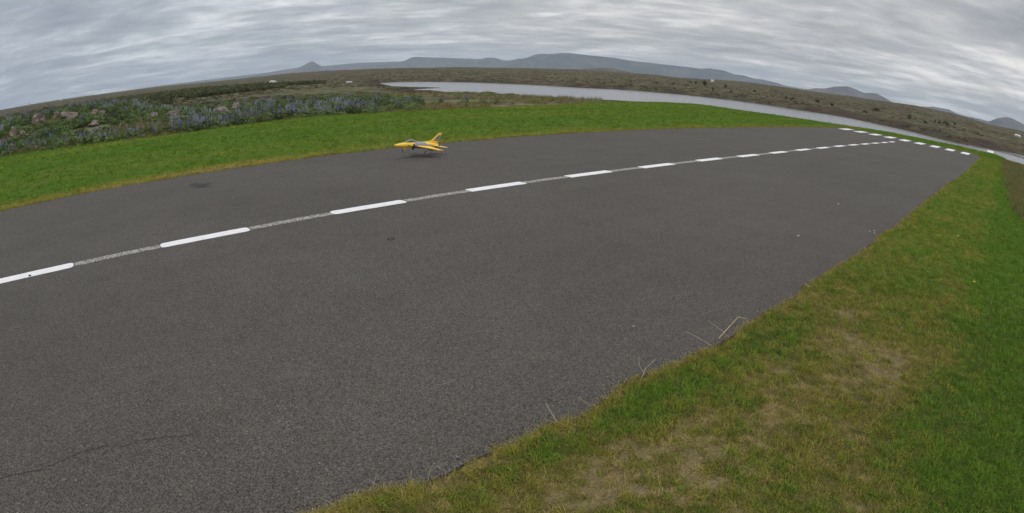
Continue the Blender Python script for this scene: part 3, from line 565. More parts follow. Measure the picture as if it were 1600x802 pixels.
for s_ in range(7):
    V, F, M_ = merge([(lupin_leaves(s_), 0)]+[(sp, 1) for sp in spike_set(s_, n=[4, 5, 2, 6, 0, 0, 0][s_])]); lup.append(mesh_from('lupin', V, F, [LEAF, SPIKE if s_ % 2 == 0 else PALE], mi=M_))
lup_col = source('lupin_source', lup)
def lupin_density(x, y):
    a = np.degrees(np.arctan2(x, y)); r_ = np.hypot(x, y)
    d = .55*sstep(.40, .60, fbm(x*.30, y*.30, 3, 101))
    d = np.where(a < -62, d, d*sstep(-54, -60, a)*.5)
    out = np.interp(a, [-110, -88, -80, -72, -62, -56], [62, 56, 50, 46, 40, 30]); d = d*(1-sstep(out*.8, out*1.1, r_))
    # dense front rows right of the boulders
    d = np.maximum(d, .8*sstep(-80, -77, a)*sstep(-62.0, -64, a)*sstep(5.5, 2.5, lawn_left(y)-x)*(fbm(x*.5, y*.5, 2, 103) > .40))
    return d*(~in_lawn(x-.25, y))*(x < lawn_left(y)-.25)
q = 24000; a = np.radians(rng.uniform(-106, -52, q)); r_ = np.sqrt(rng.uniform(22**2, 78**2, q)); x = r_*np.sin(a); y = r_*np.cos(a); k = rng.random(q) < lupin_density(x, y)*np.interp(r_, [22, 40, 80], [.8, .5, .25]); x, y = x[k], y[k]; n = len(x)
ROCK_XY = np.array([(p[0], p[1]) for p in ROCKS]); dr = np.sqrt(((x[:, None]-ROCK_XY[:, 0])**2+(y[:, None]-ROCK_XY[:, 1])**2)); clear = (dr > .5).all(1) & ~((np.abs(dr) < 1.6) & (np.hypot(x, y)[:, None] < np.hypot(*ROCK_XY.T)[None]) & (dr < 1.6)).any(1); x, y = x[clear], y[clear]; n = len(x)
scatter('lupin_field', lup_col, np.stack([x, y, land(x, y)], 1), rng.uniform(0, 6.28, n), rng.uniform(.40, .95, n), np.ones((n, 3))*.1, 'mass of violet-blue lupins with green leaves across the rocky field', 'lupins', .12)
herb_col = source('herb_source', [mesh_from('herb', *lupin_leaves(60+k, .34, .40), LEAF) for k in range(4)])
q = 15000; a = np.radians(rng.uniform(-106, -58, q)); r_ = np.sqrt(rng.uniform(22**2, 60**2, q)); x = r_*np.sin(a); y = r_*np.cos(a); k = (x < lawn_left(y)-.2) & (fbm(x*.35, y*.35, 3, 131) > .40) & (r_ < np.interp(np.degrees(a), [-106, -80, -62], [56, 46, 38])); x, y = x[k], y[k]
dr = np.sqrt(((x[:, None]-ROCK_XY[:, 0])**2+(y[:, None]-ROCK_XY[:, 1])**2)); k = ~((dr < .9) & (np.hypot(x, y)[:, None] < np.hypot(*ROCK_XY.T)[None]+.2)).any(1); x, y = x[k], y[k]; n = len(x)
scatter('field_herbs', herb_col, np.stack([x, y, land(x, y)], 1), rng.uniform(0, 6.28, n), np.stack([rng.uniform(.4, 1.0, n)]*2+[rng.uniform(.3, .85, n)], 1), np.ones((n, 3))*.1, 'low green leafy cover between the boulders and lupins', 'leafy plants', .15)
# single lupin clumps that stand out, each a plant with leaves and spikes
def lupin_parts(seed, nsp, pale):
    V, F = lupin_leaves(seed, .42, .36); lv = mesh_from('leaves', V, F, LEAF); sp = [mesh_from('flower_spike', v, f, PALE if pale else SPIKE) for v, f in spike_set(seed, .42, .36, nsp)]; return lv, sp
protos = [lupin_parts(300+k, n_, k == 2) for k, n_ in enumerate((8, 10, 7, 3))]
def lupin_plant(x, y, w, h, k, rz, label, group=None):
    e = link('lupin_plant', None); e.location = (x, y, float(land(x, y))); e.scale = (w/.72, w/.72, h/.60); e.rotation_euler.z = rz; tag(e, label, 'lupin', group)
    lv, sp = protos[k]; link('leaves', lv, e)
    for s_ in sp: link('flower_spike', s_, e)
for (x, y, w, h), k, lab in zip(CLUMPS, (3, 1, 3, 3, 3, 0, 2), ('small round green lupin clump alone on bare soil above the plane', 'taller lupin clump with pale spikes, beside the lake-side lawn border', 'wide dark green lupin clump between two others at the lawn border', 'dark lupin clump behind the wide one, close to the lake', 'smallest lupin clump, last one towards the lake on the lawn border', 'lupin clump with violet spikes at the lake end of the lupin field', 'narrow pale lupin clump at the back of the lupin field end')):
    lupin_plant(x, y, max(w, .3)*1.15, max(h, .3)*1.15, k, x*3, lab)
for i, yy in enumerate(np.linspace(-3.6, 11.6, 22)):
    yy = yy+random.uniform(-.2, .2); xx = float(lawn_left(yy))-random.uniform(.35, 1.0); lupin_plant(xx, yy, random.uniform(.5, .85), random.uniform(.42, .68), i % 3, i*1.7, 'lupin clump in the front row of the field, right against the mown grass', 'front row of lupin clumps along the lawn')

# boulders in the lupin field
def rock_material():
    m, t, b = material('lava_rock'); b.inputs['Roughness'].default_value = .95; co = t.new('ShaderNodeTexCoord').outputs['Object']
    n1 = t.noise(co, 1.6, 5, .65); n2 = t.noise(co, 6., 4, .6); c = t.ramp(n1, [(.3, (.085, .066, .056)), (.5, (.175, .138, .116)), (.7, (.29, .24, .205))]); c = t.mix(t.rng(n2, .56, .68, 0, .8), c, (.42, .38, .34)); c = t.mix(t.rng(t.noise(co, 2.6, 4, .6), .56, .66, 0, .6), c, (.11, .115, .05)); t.put(b.inputs['Base Color'], c)
    bp = t.new('ShaderNodeBump'); bp.inputs['Strength'].default_value = .8; bp.inputs['Distance'].default_value = .12; t.put(bp.inputs['Height'], n2); t.l.new(bp.outputs[0], b.inputs['Normal']); return m
ROCKM = rock_material()
def rock_mesh(w, h, seed):
    bm = bmesh.new(); bmesh.ops.create_icosphere(bm, subdivisions=3, radius=.5); r = random.Random(seed); cuts = [(Vector((r.gauss(0, 1), r.gauss(0, 1), r.gauss(0, .7))).normalized(), r.uniform(.20, .38)) for _ in range(13)]
    from mathutils import noise as mn
    for v in bm.verts:
        p = v.co.copy()
        for n_, d_ in cuts:
            k = p.dot(n_)-d_
            if k > 0: p -= n_*k*.97
        p += p.normalized()*.09*mn.noise(p*4+Vector((seed*3.1, 0, 0))); v.co = Vector((p.x*w*1.4, p.y*w*1.2, (p.z+.12)*h*1.3))
    me_ = bpy.data.meshes.new('boulder'); bm.to_mesh(me_); bm.free(); me_.materials.append(ROCKM); return me_
ROCK_LABELS = ['grey-brown boulder at the far left end of the lupin field', 'pinkish boulder beyond the leftmost boulders, low among lupins', 'small brown stone at the left end of the long flat rock', 'long flat pale rock ledge, widest rock in the lupin field', 'pale boulder in mid field, right of the long ledge', 'reddish-brown boulder close to the lawn with lupins at its foot', 'pale boulder close to the lawn, right neighbour of the reddish-brown one', 'small brown boulder alone in the green behind the pair by the lawn', 'large brown boulder of the close pair in the middle of the field', 'flat pale boulder leaning in front of the large brown one', 'round boulder with white lichen spots behind the front lupins', 'dark red-brown boulder at the back, last one towards the white caravan', 'pale stone right behind the long ledge', 'small pale stone at the lawn border left of the flat stone', 'low flat stones in the dry grass bank at the lawn corner', 'small stone tucked beside the leftmost boulder', 'tiny flat tan stone lying on the lawn border', 'pale stone at the right end of the back row of ledges']
for i, ((x, y, w, h), lab) in enumerate(zip(ROCKS, ROCK_LABELS)):
    o = link('boulder', rock_mesh(w*1.15, h*1.15, i)); o.location = (x, y, float(land(x, y))+h*.18); o.rotation_euler.z = 2.1*i; tag(o, lab, 'boulder', 'boulders in the lupin field')

# low willow scrub and heath: far masses
def shrub(seed, w, h, nleaf, size, mat):
    r = random.Random(seed); c = []
    lobes = [(r.uniform(-.3, .3)*w, r.uniform(-.3, .3)*w, r.uniform(.3, .6)*h, r.uniform(.25, .42)) for _ in range(6)]
    for _ in range(nleaf):
        lx, ly, lz, lr = r.choice(lobes); d_ = Vector((r.gauss(0, 1), r.gauss(0, 1), r.gauss(0, 1))).normalized()*r.random()**.45; c.append((lx+d_.x*lr*w, ly+d_.y*lr*w, max(.03, lz+d_.z*lr*h*1.1)))
    return leaf_cloud(c, size, r, .6)
SCRUB = tint_material('scrub_leaf', None, .2)
scrub_col = source('scrub_source', [mesh_from('scrub', *shrub(500+k, 1., .8, 130, .12, SCRUB), SCRUB) for k in range(5)])
def polar(n, a0, a1, r0, r1): a = np.radians(rng.uniform(a0, a1, n)); r_ = np.exp(rng.uniform(np.log(r0), np.log(r1), n)); return r_*np.sin(a), r_*np.cos(a)
x, y = polar(15000, -106, -66, 75, 330); a = np.degrees(np.arctan2(x, y)); r_ = np.hypot(x, y)
lo = np.interp(a, [-106, -90, -84, -80, -74, -70, -66], [95, 85, 90, 130, 150, 165, 170]); hi = np.interp(a, [-106, -90, -80, -74, -70, -66], [170, 230, 280, 250, 215, 200])
k = (r_ > lo) & (r_ < hi) & (fbm(x*.035, y*.06, 3, 111) > np.interp(a, [-90, -76, -70], [.40, .45, .56])); x, y = x[k], y[k]; n = len(x)
scatter('willow_scrub', scrub_col, np.stack([x, y, land(x, y)-.05], 1), rng.uniform(0, 6.28, n), rng.uniform(.9, 2.1, n), np.array([[.098, .112, .048]])*rng.uniform(.6, 1.35, (n, 1)), 'dark green belt of low willow scrub beyond the lupin field', 'scrub')
x, y = polar(20000, -106, 14, 60, 700); a = np.degrees(np.arctan2(x, y)); r_ = np.hypot(x, y); k = ~inside(x, y, LAKE) & (seg_dist(x, y, LAKE) > np.where(r_ > 100, 2, 6)) & (fbm(x*.05, y*.05, 4, 121) > .47) & ~((r_ < np.interp(a, FAR_AZ, FAR_R)) & (a > -42)); x, y = x[k], y[k]; n = len(x)
br = rng.random((n, 1)); scatter('heath_tufts', scrub_col, np.stack([x, y, land(x, y)-.05], 1), rng.uniform(0, 6.28, n), np.stack([rng.uniform(.4, 1.5, n), rng.uniform(.4, 1.5, n), rng.uniform(.18, .5, n)], 1), np.where(br < .45, np.array([[.125, .100, .062]]), np.where(br < .75, np.array([[.140, .128, .062]]), np.array([[.20, .165, .095]])))*rng.uniform(.55, 1.25, (n, 1)), 'brown and olive heath tufts over the far moor', 'heath')
# single dark bushes on the far bank
BUSHM = tint_material('bush_leaf', (.050, .062, .030), .15, var=.3); BARK = simple('bark', (.06, .045, .032), .9)
bush_v = [(mesh_from('crown', *shrub(700+k, 1., 1.25, 420, .075, BUSHM), BUSHM), mesh_from('trunk', *tube((0, 0, -.1), (.02, .01, .6), .035, .015, 6), BARK)) for k in range(3)]
places = ['second bush left of the tallest far-bank bush, on the skyline side', 'tallest dark bush on the far bank, right of the flat lake reach', 'bush right of the tallest one, standing by itself', 'low bush just above the water right of the tallest bush', 'low bush between the tallest bush and the water', 'small bush on the open slope in mid far bank', 'flat bush, left of a touching pair in mid far bank', 'wider flat bush, right one of the pair in mid far bank', 'bush midway between the flat pair and the water-marked end', 'bush above the water opposite the first runway end marks', 'small bush left of the two skyline bushes', 'small bush further left along the skyline slope', 'leftmost small bush of the far bank row', 'round bush above the bank opposite the middle runway end mark', 'first and smallest of the bush cluster near the right hills', 'second of the bush cluster near the right hills', 'third of the bush cluster, slightly behind the others', 'widest of the bush cluster near the right hills', 'last bush of the cluster towards the right edge', 'flat bush on the bank opposite the left runway end marks', 'broad flat bush upslope of the one at the bank', 'small bush below the cluster, close to the dark bank', 'tiny bush on the bank at the wide part of the lake', 'tiny bush on the slope at the wide part of the lake']
for i, ((x, y, w, h), lab) in enumerate(zip(BUSHES, places)):
    e = link('bush', None); e.location = (x, y, float(land(x, y))-.08); e.scale = (w*1.15, w*1.15, h*.9); e.rotation_euler.z = i*1.3; tag(e, lab, 'bush', 'bushes on the far bank')
    cr, tr_ = bush_v[i % 3]; link('crown', cr, e); link('trunk', tr_, e)

# ------------------------------------------------------------------ small far buildings
WHITE = simple('white_wall', (.78, .78, .78), .6, var=.06); GREYROOF = simple('grey_roof', (.34, .35, .36), .6, var=.1); PALEROOF = simple('pale_roof', (.55, .56, .57), .5, var=.12); GLASS = simple('dark_glass', (.02, .024, .03), .1); TYRE = simple('rubber', (.018, .018, .018), .8); GREYW = simple('grey_wall', (.22, .21, .2), .8, var=.1)
def house(name, xy, w, d, h, rh, rz, wallm, roofm, label, cat, windows=2):
    e = link(name, None); e.location = (xy[0], xy[1], float(land(*xy))-.15); e.rotation_euler.z = rz; tag(e, label, cat)
    link('wall', box_mesh('wall', (-w/2, w/2, -d/2, d/2, 0, h), wallm), e)
    o = .08*h; V = [(-w/2-o, -d/2-o, h), (w/2+o, -d/2-o, h), (w/2+o, d/2+o, h), (-w/2-o, d/2+o, h), (-w/2-o, 0, h+rh), (w/2+o, 0, h+rh)]
    link('roof', mesh_from('roof', [(a_, b_, c_+.004) for a_, b_, c_ in V], [(0, 1, 5, 4), (2, 3, 4, 5), (0, 4, 3), (1, 2, 5), (3, 2, 1, 0)], roofm), e)
    for k in range(windows): xx = -w/2+w*(k+.5)/max(1, windows); link('window', box_mesh('window', (xx-w*.1, xx+w*.1, -d/2-.03, -d/2+.01, h*.42, h*.78), GLASS), e)
    link('door', box_mesh('door', (w*.34, w*.46, -d/2-.025, -d/2+.01, .02, h*.75), GREYW), e); return e
face = lambda xy: math.atan2(xy[1], xy[0])-math.pi/2     # front (-Y side) turned to the runway
house('farmhouse', HOUSE_A, 6.5, 5, 3.2, 1.6, face(HOUSE_A)+.1, WHITE, GREYROOF, 'larger white house on the far left skyline', 'house')
house('farmhouse', HOUSE_B, 3.6, 3.5, 2.2, 1.2, face(HOUSE_B), WHITE, PALEROOF, 'smaller white house on the left skyline, nearer the cone hill', 'house')
house('cottage', HOUSE_C, 2.6, 2, 1.3, .6, face(HOUSE_C), WHITE, PALEROOF, 'tiny white cottage at the foot of the long mountain', 'house')
house('shed', SHED, 2.0, 1.5, .40, .38, face(SHED)+.35, GREYW, GREYROOF, 'low shed with pale sloping roof left of the lake tip', 'shed', 1)
house('hut', HOUSE_D, 2.4, 1.6, .75, .3, face(HOUSE_D)-.3, WHITE, WHITE, 'white hut on the moor at the right edge below the round hill', 'hut', 1)
# caravan: rounded body, windows, wheels, tow bar
e = link('caravan', None); e.location = (CARAVAN[0], CARAVAN[1], float(land(*CARAVAN))-.02); e.rotation_euler.z = face(CARAVAN)+.15; e.scale = (1.15,)*3; tag(e, 'small white caravan with rounded roof parked on the green moor', 'caravan')
prof = [(-1.15, .30), (1.10, .30), (1.18, .75), (1.08, 1.32), (.72, 1.40), (.62, 1.68), (-.55, 1.74), (-.95, 1.58), (-1.2, 1.1)]; V = [(x, s_*.8, z) for s_ in (-1, 1) for x, z in prof]; n = len(prof)
bm = bmesh.new(); vv = [bm.verts.new(p) for p in V]; bm.faces.new(vv[:n]); bm.faces.new(vv[n:][::-1])
for i in range(n): bm.faces.new((vv[i], vv[n+i], vv[n+(i+1) % n], vv[(i+1) % n]))
bmesh.ops.recalc_face_normals(bm, faces=bm.faces); bmesh.ops.bevel(bm, geom=list(bm.edges), offset=.06, segments=2, affect='EDGES'); me = bpy.data.meshes.new('body'); bm.to_mesh(me); bm.free(); me.materials.append(WHITE); link('body', me, e)
link('window', box_mesh('window', (-1.0, -.55, -.83, -.79, .85, 1.2), GLASS, .01), e); link('window', box_mesh('window', (-.1, .35, -.83, -.79, .95, 1.25), simple('tinted_pane', (.25, .27, .3), .2), .01), e)
link('door', box_mesh('door', (.55, .95, -.822, -.79, .38, 1.25), simple('door_white', (.66, .66, .67), .5), .01), e)
for sx in (-1, 1):
    w_ = link('wheel', mesh_from('wheel', *tube((0, -.09, 0), (0, .09, 0), .26, .26, 16), TYRE), e); w_.location = (.05, sx*.70, .26)
link('tow_bar', mesh_from('tow_bar', *tube((1.1, 0, .36), (1.9, 0, .40), .035, .03, 6), GREYW), e)

# white board marker on the grass by the runway corner
e = link('marker_board', None); e.location = (-1.05, 45.0, -.02); e.rotation_euler.z = R(10); tag(e, 'small white board on short stakes in the grass past the runway corner', 'marker board')
bo = link('board', box_mesh('board', (-.24, .24, -.012, .012, -.12, .12), simple('white_board', (.74, .76, .76), .6, var=.08), .004), e); bo.location = (0, 0, .15); bo.rotation_euler.x = R(-55)
for sx in (-.17, .17): link('stake', box_mesh('stake', (sx-.015, sx+.015, -.01, .02, -.1, .14), GREYW), e)

# ------------------------------------------------------------------ yellow model jet a hand's breadth above the runway
YEL = simple('jet_yellow', (.92, .60, .060), .35, var=.05, coat=.4); GRY = simple('jet_grey', (.26, .25, .285), .45, var=.06, coat=.2); BLK = simple('jet_black', (.02, .02, .024), .4); DGR = simple('jet_dark_grey', (.085, .08, .10), .5); CAN = simple('canopy_glass', (.10, .12, .13), .06, spec=.8, coat=.6); MET = simple('gear_metal', (.55, .55, .56), .3, .9); RIM = simple('wheel_hub', (.72, .72, .72), .4)
JL = 1.19
jet = link('model_jet', None); tag(jet, 'yellow and grey model jet touching down nose-left over the runway', 'model plane')
yaw, pitch, roll = -1.396, .118, -.125; jet.location = (-9.515, 5.36, .318); jet.rotation_mode = 'XYZ'
Rm = Matrix.Rotation(yaw, 3, 'Z') @ Matrix.Rotation(-pitch, 3, 'Y') @ Matrix.Rotation(roll, 3, 'X'); jet.rotation_euler = Rm.to_euler('XYZ')
def loft(name, secs, mat_fn, mats, n=28, cap=(True, True), parent=jet):
    """secs: (x, half width, z top, z bottom, roundness)"""
    V, F, M_ = [], [], []
    for x, w, zt, zb, p in secs:
        zc = (zt+zb)/2; hh = (zt-zb)/2
        for i in range(n):
            a_ = 2*math.pi*i/n; c_, s_ = math.cos(a_), math.sin(a_); V.append((x*JL, math.copysign(abs(c_)**p, c_)*w*JL, (zc+math.copysign(abs(s_)**p, s_)*hh)*JL))
    for k in range(len(secs)-1):
        for i in range(n):
            j = (i+1) % n; q = (k*n+i, k*n+j, (k+1)*n+j, (k+1)*n+i); F.append(q); c_ = sum((Vector(V[t_]) for t_ in q), Vector())/4/JL; M_.append(mat_fn(c_))
    if cap[0]: F.append(tuple(range(n))); M_.append(mat_fn(Vector((secs[0][0], 0, 0))))
    if cap[1]: F.append(tuple(range((len(secs)-1)*n, len(secs)*n))[::-1]); M_.append(mat_fn(Vector((secs[-1][0], 0, 0))))
    bm = bmesh.new(); bm.from_mesh(mesh_from('tmp', V, F, mats, True, M_)); bmesh.ops.recalc_face_normals(bm, faces=bm.faces); me_ = bpy.data.meshes.new(name); bm.to_mesh(me_); bm.free()
    for m_ in mats: me_.materials.append(m_)
    return link(name, me_, parent)
key = [(0, .002, -.012, -.016, 1), (-.025, .012, -.002, -.026, 1), (-.08, .026, .012, -.040, 1), (-.16, .038, .028, -.048, .95), (-.24, .044, .040, -.050, .9), (-.34, .050, .050, -.046, .9), (-.44, .060, .056, -.040, .85), (-.55, .066, .058, -.038, .8), (-.68, .064, .056, -.040, .8), (-.80, .058, .054, -.042, .85), (-.90, .046, .046, -.042, .95), (-.96, .038, .036, -.038, 1)]
kx = np.array([-k_[0] for k_ in key]); fine = np.linspace(0, .96, 61); secs = [(-f_, *[float(np.interp(f_, kx, [k_[j] for k_ in key])) for j in (1, 2, 3, 4)]) for f_ in fine]
def fus_paint(c):
    x, y, z = c
    if -.66 < x < -.40-.9*max(0, .03-z) and z > -.01 and z < .052: return 1
    if x < -.50 and z <= -.004: return 2
    if -.36 < x < -.25 and abs(y) > .03 and -.012 < z < .004: return 3
    if -.60 < x < -.47 and z >= .052: return 1
    return 0
loft('fuselage', secs, fus_paint, [YEL, GRY, DGR, BLK])
loft('canopy', [(-.215, .004, .038, .034, 1), (-.255, .020, .062, .03, 1), (-.30, .030, .084, .03, 1), (-.35, .033, .091, .03, 1), (-.40, .031, .084, .03, 1), (-.45, .022, .070, .03, 1), (-.49, .008, .060, .045, 1)], lambda c: 0, [CAN], 20)
for xx, ht in ((-.285, .0775), (-.428, .0735)):
    loft('canopy_frame', [(xx, .0295, ht+.002, .03, 1), (xx-.012, .0315, ht+.003, .03, 1)], lambda c: 0, [GRY], 20)
for s_ in (1, -1):                                   # cheek intakes with black mouths
    q_ = loft('intake', [(-.372, .018, .026, -.040, .7), (-.45, .021, .034, -.044, .65), (-.58, .021, .036, -.044, .65), (-.70, .016, .030, -.040, .8), (-.80, .006, .012, -.03, 1)], lambda c: 2 if c.x > -.374 else (1 if c.z < -.012 else 0), [GRY, DGR, BLK], 20); q_.location.y = s_*.060*JL
    q_ = loft('intake_lip', [(-.362, .021, .028, -.044, .7), (-.380, .022, .030, -.046, .7)], lambda c: 0, [BLK], 20); q_.location.y = s_*.060*JL
loft('nozzle', [(-.945, .037, .036, -.037, 1), (-.985, .033, .031, -.034, 1), (-1.005, .029, .027, -.030, 1)], lambda c: 0, [DGR])
def plate(name, outline, thick, axis, mat, parent=jet, edge=.35):
    """lens-section plate: outline in two axes, thin towards its rim; axis 'z' flat (x,y,z0) or 'y' upright (x,z)"""
    P_ = [Vector(p) for p in outline]; c_ = sum(P_, Vector())/len(P_); n_ = len(P_); V = []
    for s_ in (1, -1):
        for p in P_: V.append(tuple(p+Vector((0, 0, s_*thick*.12)) if axis == 'z' else p+Vector((0, s_*thick*.12, 0))))
        for p in P_: q = c_+(p-c_)*(1-edge); V.append(tuple(q+Vector((0, 0, s_*thick*.5)) if axis == 'z' else q+Vector((0, s_*thick*.5, 0))))
    F = []
    for b_ in (0, 2*n_):
        F.append(tuple(range(b_+n_, b_+2*n_))); F += [(b_+i, b_+(i+1) % n_, b_+n_+(i+1) % n_, b_+n_+i) for i in range(n_)]
    F += [(i, (i+1) % n_, 2*n_+(i+1) % n_, 2*n_+i) for i in range(n_)]
    bm = bmesh.new(); bm.from_mesh(mesh_from('tmp', [tuple(a_*JL for a_ in v) for v in V], F, mat)); bmesh.ops.recalc_face_normals(bm, faces=bm.faces); me_ = bpy.data.meshes.new(name); bm.to_mesh(me_); bm.free(); me_.materials.append(mat); return link(name, me_, parent)
for s_ in (1, -1):
    wing = plate('wing', [(-.40, s_*.052, -.004), (-.445, s_*.088, -.005), (-.70, s_*.325, -.012), (-.765, s_*.328, -.012), (-.745, s_*.05, -.004)], .024, 'z', YEL)
    plate('flap', [(-.70, s_*.075, .003), (-.71, s_*.20, .0), (-.742, s_*.20, -.003), (-.735, s_*.075, -.001)], .008, 'z', GRY, wing)
    link('tip_rail', mesh_from('tip_rail', *tube((-.66*JL, s_*.331*JL, -.012*JL), (-.80*JL, s_*.331*JL, -.012*JL), .006*JL, .005*JL, 8), YEL), wing)
    plate('strake', [(-.24, s_*.042, .002), (-.33, s_*.060, .0), (-.43, s_*.084, -.003), (-.46, s_*.05, -.003)], .010, 'z', YEL)
    plate('tailplane', [(-.83, s_*.046, .004), (-.965, s_*.195, .010), (-1.03, s_*.197, .009), (-.985, s_*.048, .002)], .014, 'z', YEL)
    plate('ventral_fin', [(-.74, s_*.035, -.05), (-.78, s_*.046, -.085), (-.85, s_*.046, -.085), (-.86, s_*.035, -.045)], .006, 'y', DGR)
fin = plate('fin', [(-.70, 0, .052), (-.79, 0, .072), (-.958, 0, .226), (-1.03, 0, .226), (-.965, 0, .045)], .016, 'y', YEL)
for s_ in (1, -1):
    plate('fin_panel', [(-.84, s_*.0085, .085), (-.94, s_*.0085, .182), (-1.005, s_*.0085, .187), (-.968, s_*.0085, .075)], .004, 'y', GRY, fin)
    plate('fin_emblem', [(-.915, s_*.0115, .132), (-.928, s_*.0115, .152), (-.95, s_*.0115, .150), (-.94, s_*.0115, .130)], .003, 'y', BLK, fin)
loft('fin_root', [(-.66, .006, .060, .05, 1), (-.76, .014, .074, .048, 1), (-.90, .014, .070, .044, 1), (-.97, .008, .056, .04, 1)], lambda c: 0, [YEL], 12)
def gear(name, x, y, ztop, zaxle, wr, splay):
    g_ = link(name, None, jet); a_ = (x*JL, y*JL, ztop*JL); b_ = ((x-.012)*JL, (y+splay)*JL, (zaxle+.03)*JL); c_ = (x*JL, (y+splay)*JL, zaxle*JL)
    V, F, _ = merge([(tube(a_, b_, .0062, .005, 8), 0), (tube(b_, c_, .0045, .0045, 8), 0), (tube((c_[0], c_[1]-.013, c_[2]), (c_[0], c_[1]+.013, c_[2]), .0035, .0035, 8), 0)])
    link('strut', mesh_from('strut', V, F, MET), g_)
    w_ = link('wheel', mesh_from('tyre', *tube((0, -.010, 0), (0, .010, 0), wr, wr, 20), TYRE), g_); w_.location = c_
    link('hub', mesh_from('hub', *tube((0, -.0125, 0), (0, .0125, 0), wr*.55, wr*.55, 14), RIM), w_); return g_
gear('nose_gear', -.225, 0, -.045, -.108, .026, 0)
gear('main_gear', -.575, .150, -.008, -.092, .029, .015); gear('main_gear', -.575, -.150, -.008, -.092, .029, -.015)
plate('gear_door', [(-.19, .012, -.05), (-.26, .012, -.05), (-.25, .014, -.078), (-.20, .014, -.078)], .004, 'y', YEL)

# ------------------------------------------------------------------ small things lying about
STRAWM = simple('dry_straw', (.46, .38, .24), .8, var=.15, scale=30)
def straw(pts_, rad, label):
    rad *= .7; V, F, _ = merge([(tube(pts_[i], pts_[i+1], rad*(1-.6*i/len(pts_)), rad*(1-.6*(i+1)/len(pts_)), 5), 0) for i in range(len(pts_)-1)]); o = link('dry_stalk', mesh_from('dry_stalk', V, F, STRAWM)); return tag(o, label, 'grass stalk', 'dry stalks at the asphalt edge')
straw([(-1.60, 3.36, .0), (-1.60, 3.50, .045), (-1.60, 3.63, .085), (-1.575, 3.70, .06), (-1.54, 3.74, .02)], .0045, 'thick bent straw-coloured stalk folded over the near asphalt edge')
straw([(-1.55, 3.42, .01), (-1.62, 3.40, .05), (-1.72, 3.38, .09)], .0018, 'thin straight stalk crossing behind the folded stalk')
straw([(-1.57, 3.22, .0), (-1.66, 3.16, .05), (-1.74, 3.12, .08)], .0018, 'thin stalk below the folded stalk, leaning over the asphalt')
straw([(-1.62, 2.46, .0), (-1.66, 2.56, .04), (-1.66, 2.66, .07)], .0022, 'curved twig-like stalk at the middle of the near edge')
straw([(-1.63, 2.52, .02), (-1.69, 2.53, .06), (-1.72, 2.56, .10)], .0016, 'fine upright stalk beside the curved twig-like one')
straw([(-1.64, 1.80, .0), (-1.68, 1.79, .045), (-1.73, 1.79, .09)], .0026, 'short pale stalk leaning over asphalt in the lower middle')
straw([(-1.66, 2.06, .0), (-1.72, 2.03, .03)], .0016, 'tiny stalk between the pale short one and the twig')
for k, (yy, dy) in enumerate(((.78, .03), (.84, -.02), (.95, .02), (1.02, .04), (.62, -.03))):
    straw([(float(near_edge(yy))+.01, yy, 0), (float(near_edge(yy))-.03, yy+dy, .02), (float(near_edge(yy))-.055, yy+dy*2, .04)], .0012, ['first fine stalk from the frame bottom, leaning out', 'second fine stalk of the bottom edge bunch', 'third fine stalk of the bottom edge bunch', 'last fine stalk of the bottom edge bunch, tallest', 'fine stalk right at the bottom of the frame'][(1, 2, 3, 0, 4)[k]])
PEB = simple('pale_pebble', (.55, .53, .50), .8, var=.15, scale=40)
CLOD = simple('dark_clod', (.03, .026, .022), .9)
def pebble(x, y, r_, seed, label):
    bm = bmesh.new(); bmesh.ops.create_icosphere(bm, subdivisions=2, radius=r_); rd_ = random.Random(seed)
    for v in bm.verts: v.co = Vector((v.co.x*1.3, v.co.y, v.co.z*.6))*rd_.uniform(.8, 1.15)
    bmesh.ops.scale(bm, vec=(.5, .5, .5), verts=bm.verts); me_ = bpy.data.meshes.new('pebble'); bm.to_mesh(me_); bm.free(); me_.materials.append(CLOD if 'clod' in label else PEB); o = link('pebble', me_); o.location = (x, y, r_*.2+(.0045 if 'clod' in label else 0)); o.rotation_euler.z = seed; tag(o, label, 'clod' if 'clod' in label else 'pebble', None if 'clod' in label else 'pale pebbles on the asphalt')
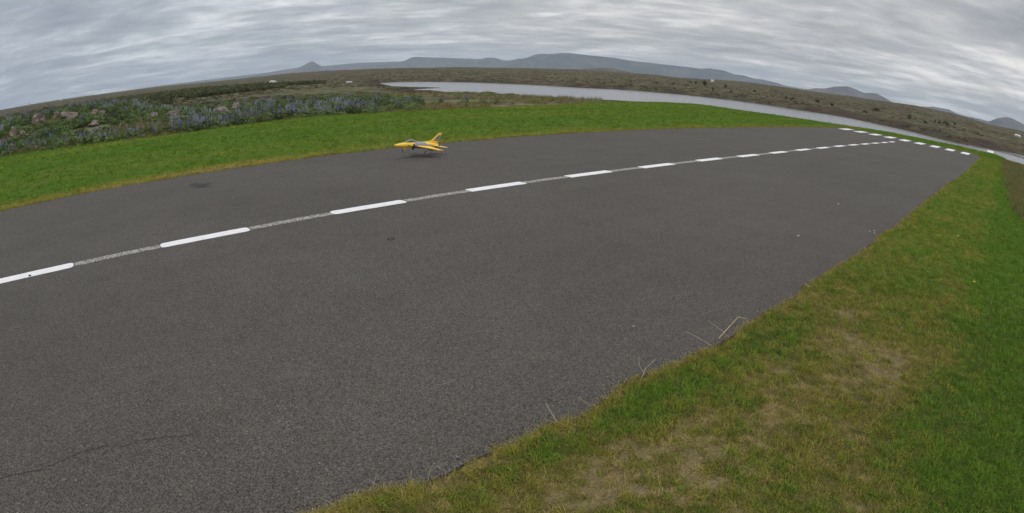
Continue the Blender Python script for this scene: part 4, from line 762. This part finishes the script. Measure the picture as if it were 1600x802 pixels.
for i, (x, y, r_, lab) in enumerate(((-2.66, 9.58, .022, 'pale pebble on asphalt, farthest of the scattered ones'), (-2.325, 6.73, .024, 'pale pebble on asphalt alone, short of the far ones'), (-1.70, 8.05, .018, 'first of three pale pebbles by the asphalt edge'), (-1.66, 8.18, .02, 'middle one of three pale pebbles by the asphalt edge'), (-1.62, 8.02, .016, 'last of three pale pebbles, touching the grass side'), (-2.13, 3.05, .010, 'small white chip on asphalt near the folded stalk'), (-1.535, 5.0, .02, 'pale pebble in the grass fringe at the near edge'), (-6.26, -.98, .030, 'small dark clod lying on the edge of the nearest white dash'))):
    pebble(x, y, r_, i, lab)
PETAL = simple('yellow_petal', (.80, .58, .03), .6); STEM = simple('green_stem', (.08, .14, .03), .7)
def buttercup(x, y, h, label):
    e_ = link('buttercup', None); e_.location = (x, y, float(lawn_z(np.array([x]), np.array([y]))[0])); tag(e_, label, 'flower', 'yellow flowers in the grass')
    link('stem', mesh_from('stem', *tube((0, 0, 0), (.004, 0, h), .002, .0015, 5), STEM), e_); V, F = [], []
    for k in range(5):
        a_ = k*1.2566; i = len(V); V += [(.004, 0, h), (.004+.016*math.cos(a_-.45), .016*math.sin(a_-.45), h+.007), (.004+.022*math.cos(a_), .022*math.sin(a_), h+.010), (.004+.016*math.cos(a_+.45), .016*math.sin(a_+.45), h+.007)]; F.append((i, i+1, i+2, i+3))
    link('petals', mesh_from('petals', V, F, PETAL), e_)
buttercup(-.482, 9.02, .07, 'yellow flower in the grass, farther one, up the verge'); buttercup(-.05, 6.62, .06, 'yellow flower in the grass, nearer one, at the right'); 

# ------------------------------------------------------------------ air: thin haze over the whole plain
hz, t, b = material('haze_air'); hz.node_tree.nodes.remove(b); pv = t.new('ShaderNodeVolumePrincipled'); pv.inputs['Color'].default_value = (.70, .83, 1.0, 1); pv.inputs['Density'].default_value = HAZE; pv.inputs['Anisotropy'].default_value = .0
t.l.new(pv.outputs[0], hz.node_tree.nodes['Material Output'].inputs['Volume'])
hb = link('haze', box_mesh('haze', (-12800, 12800, -12800, 12800, -12, 420), hz)); tag(hb, 'thin blue-grey haze over the plain and hills', 'haze', kind='stuff')
cy_ = scene.cycles; cy_.volume_bounces = 1; cy_.max_bounces = 6; cy_.use_denoising = True
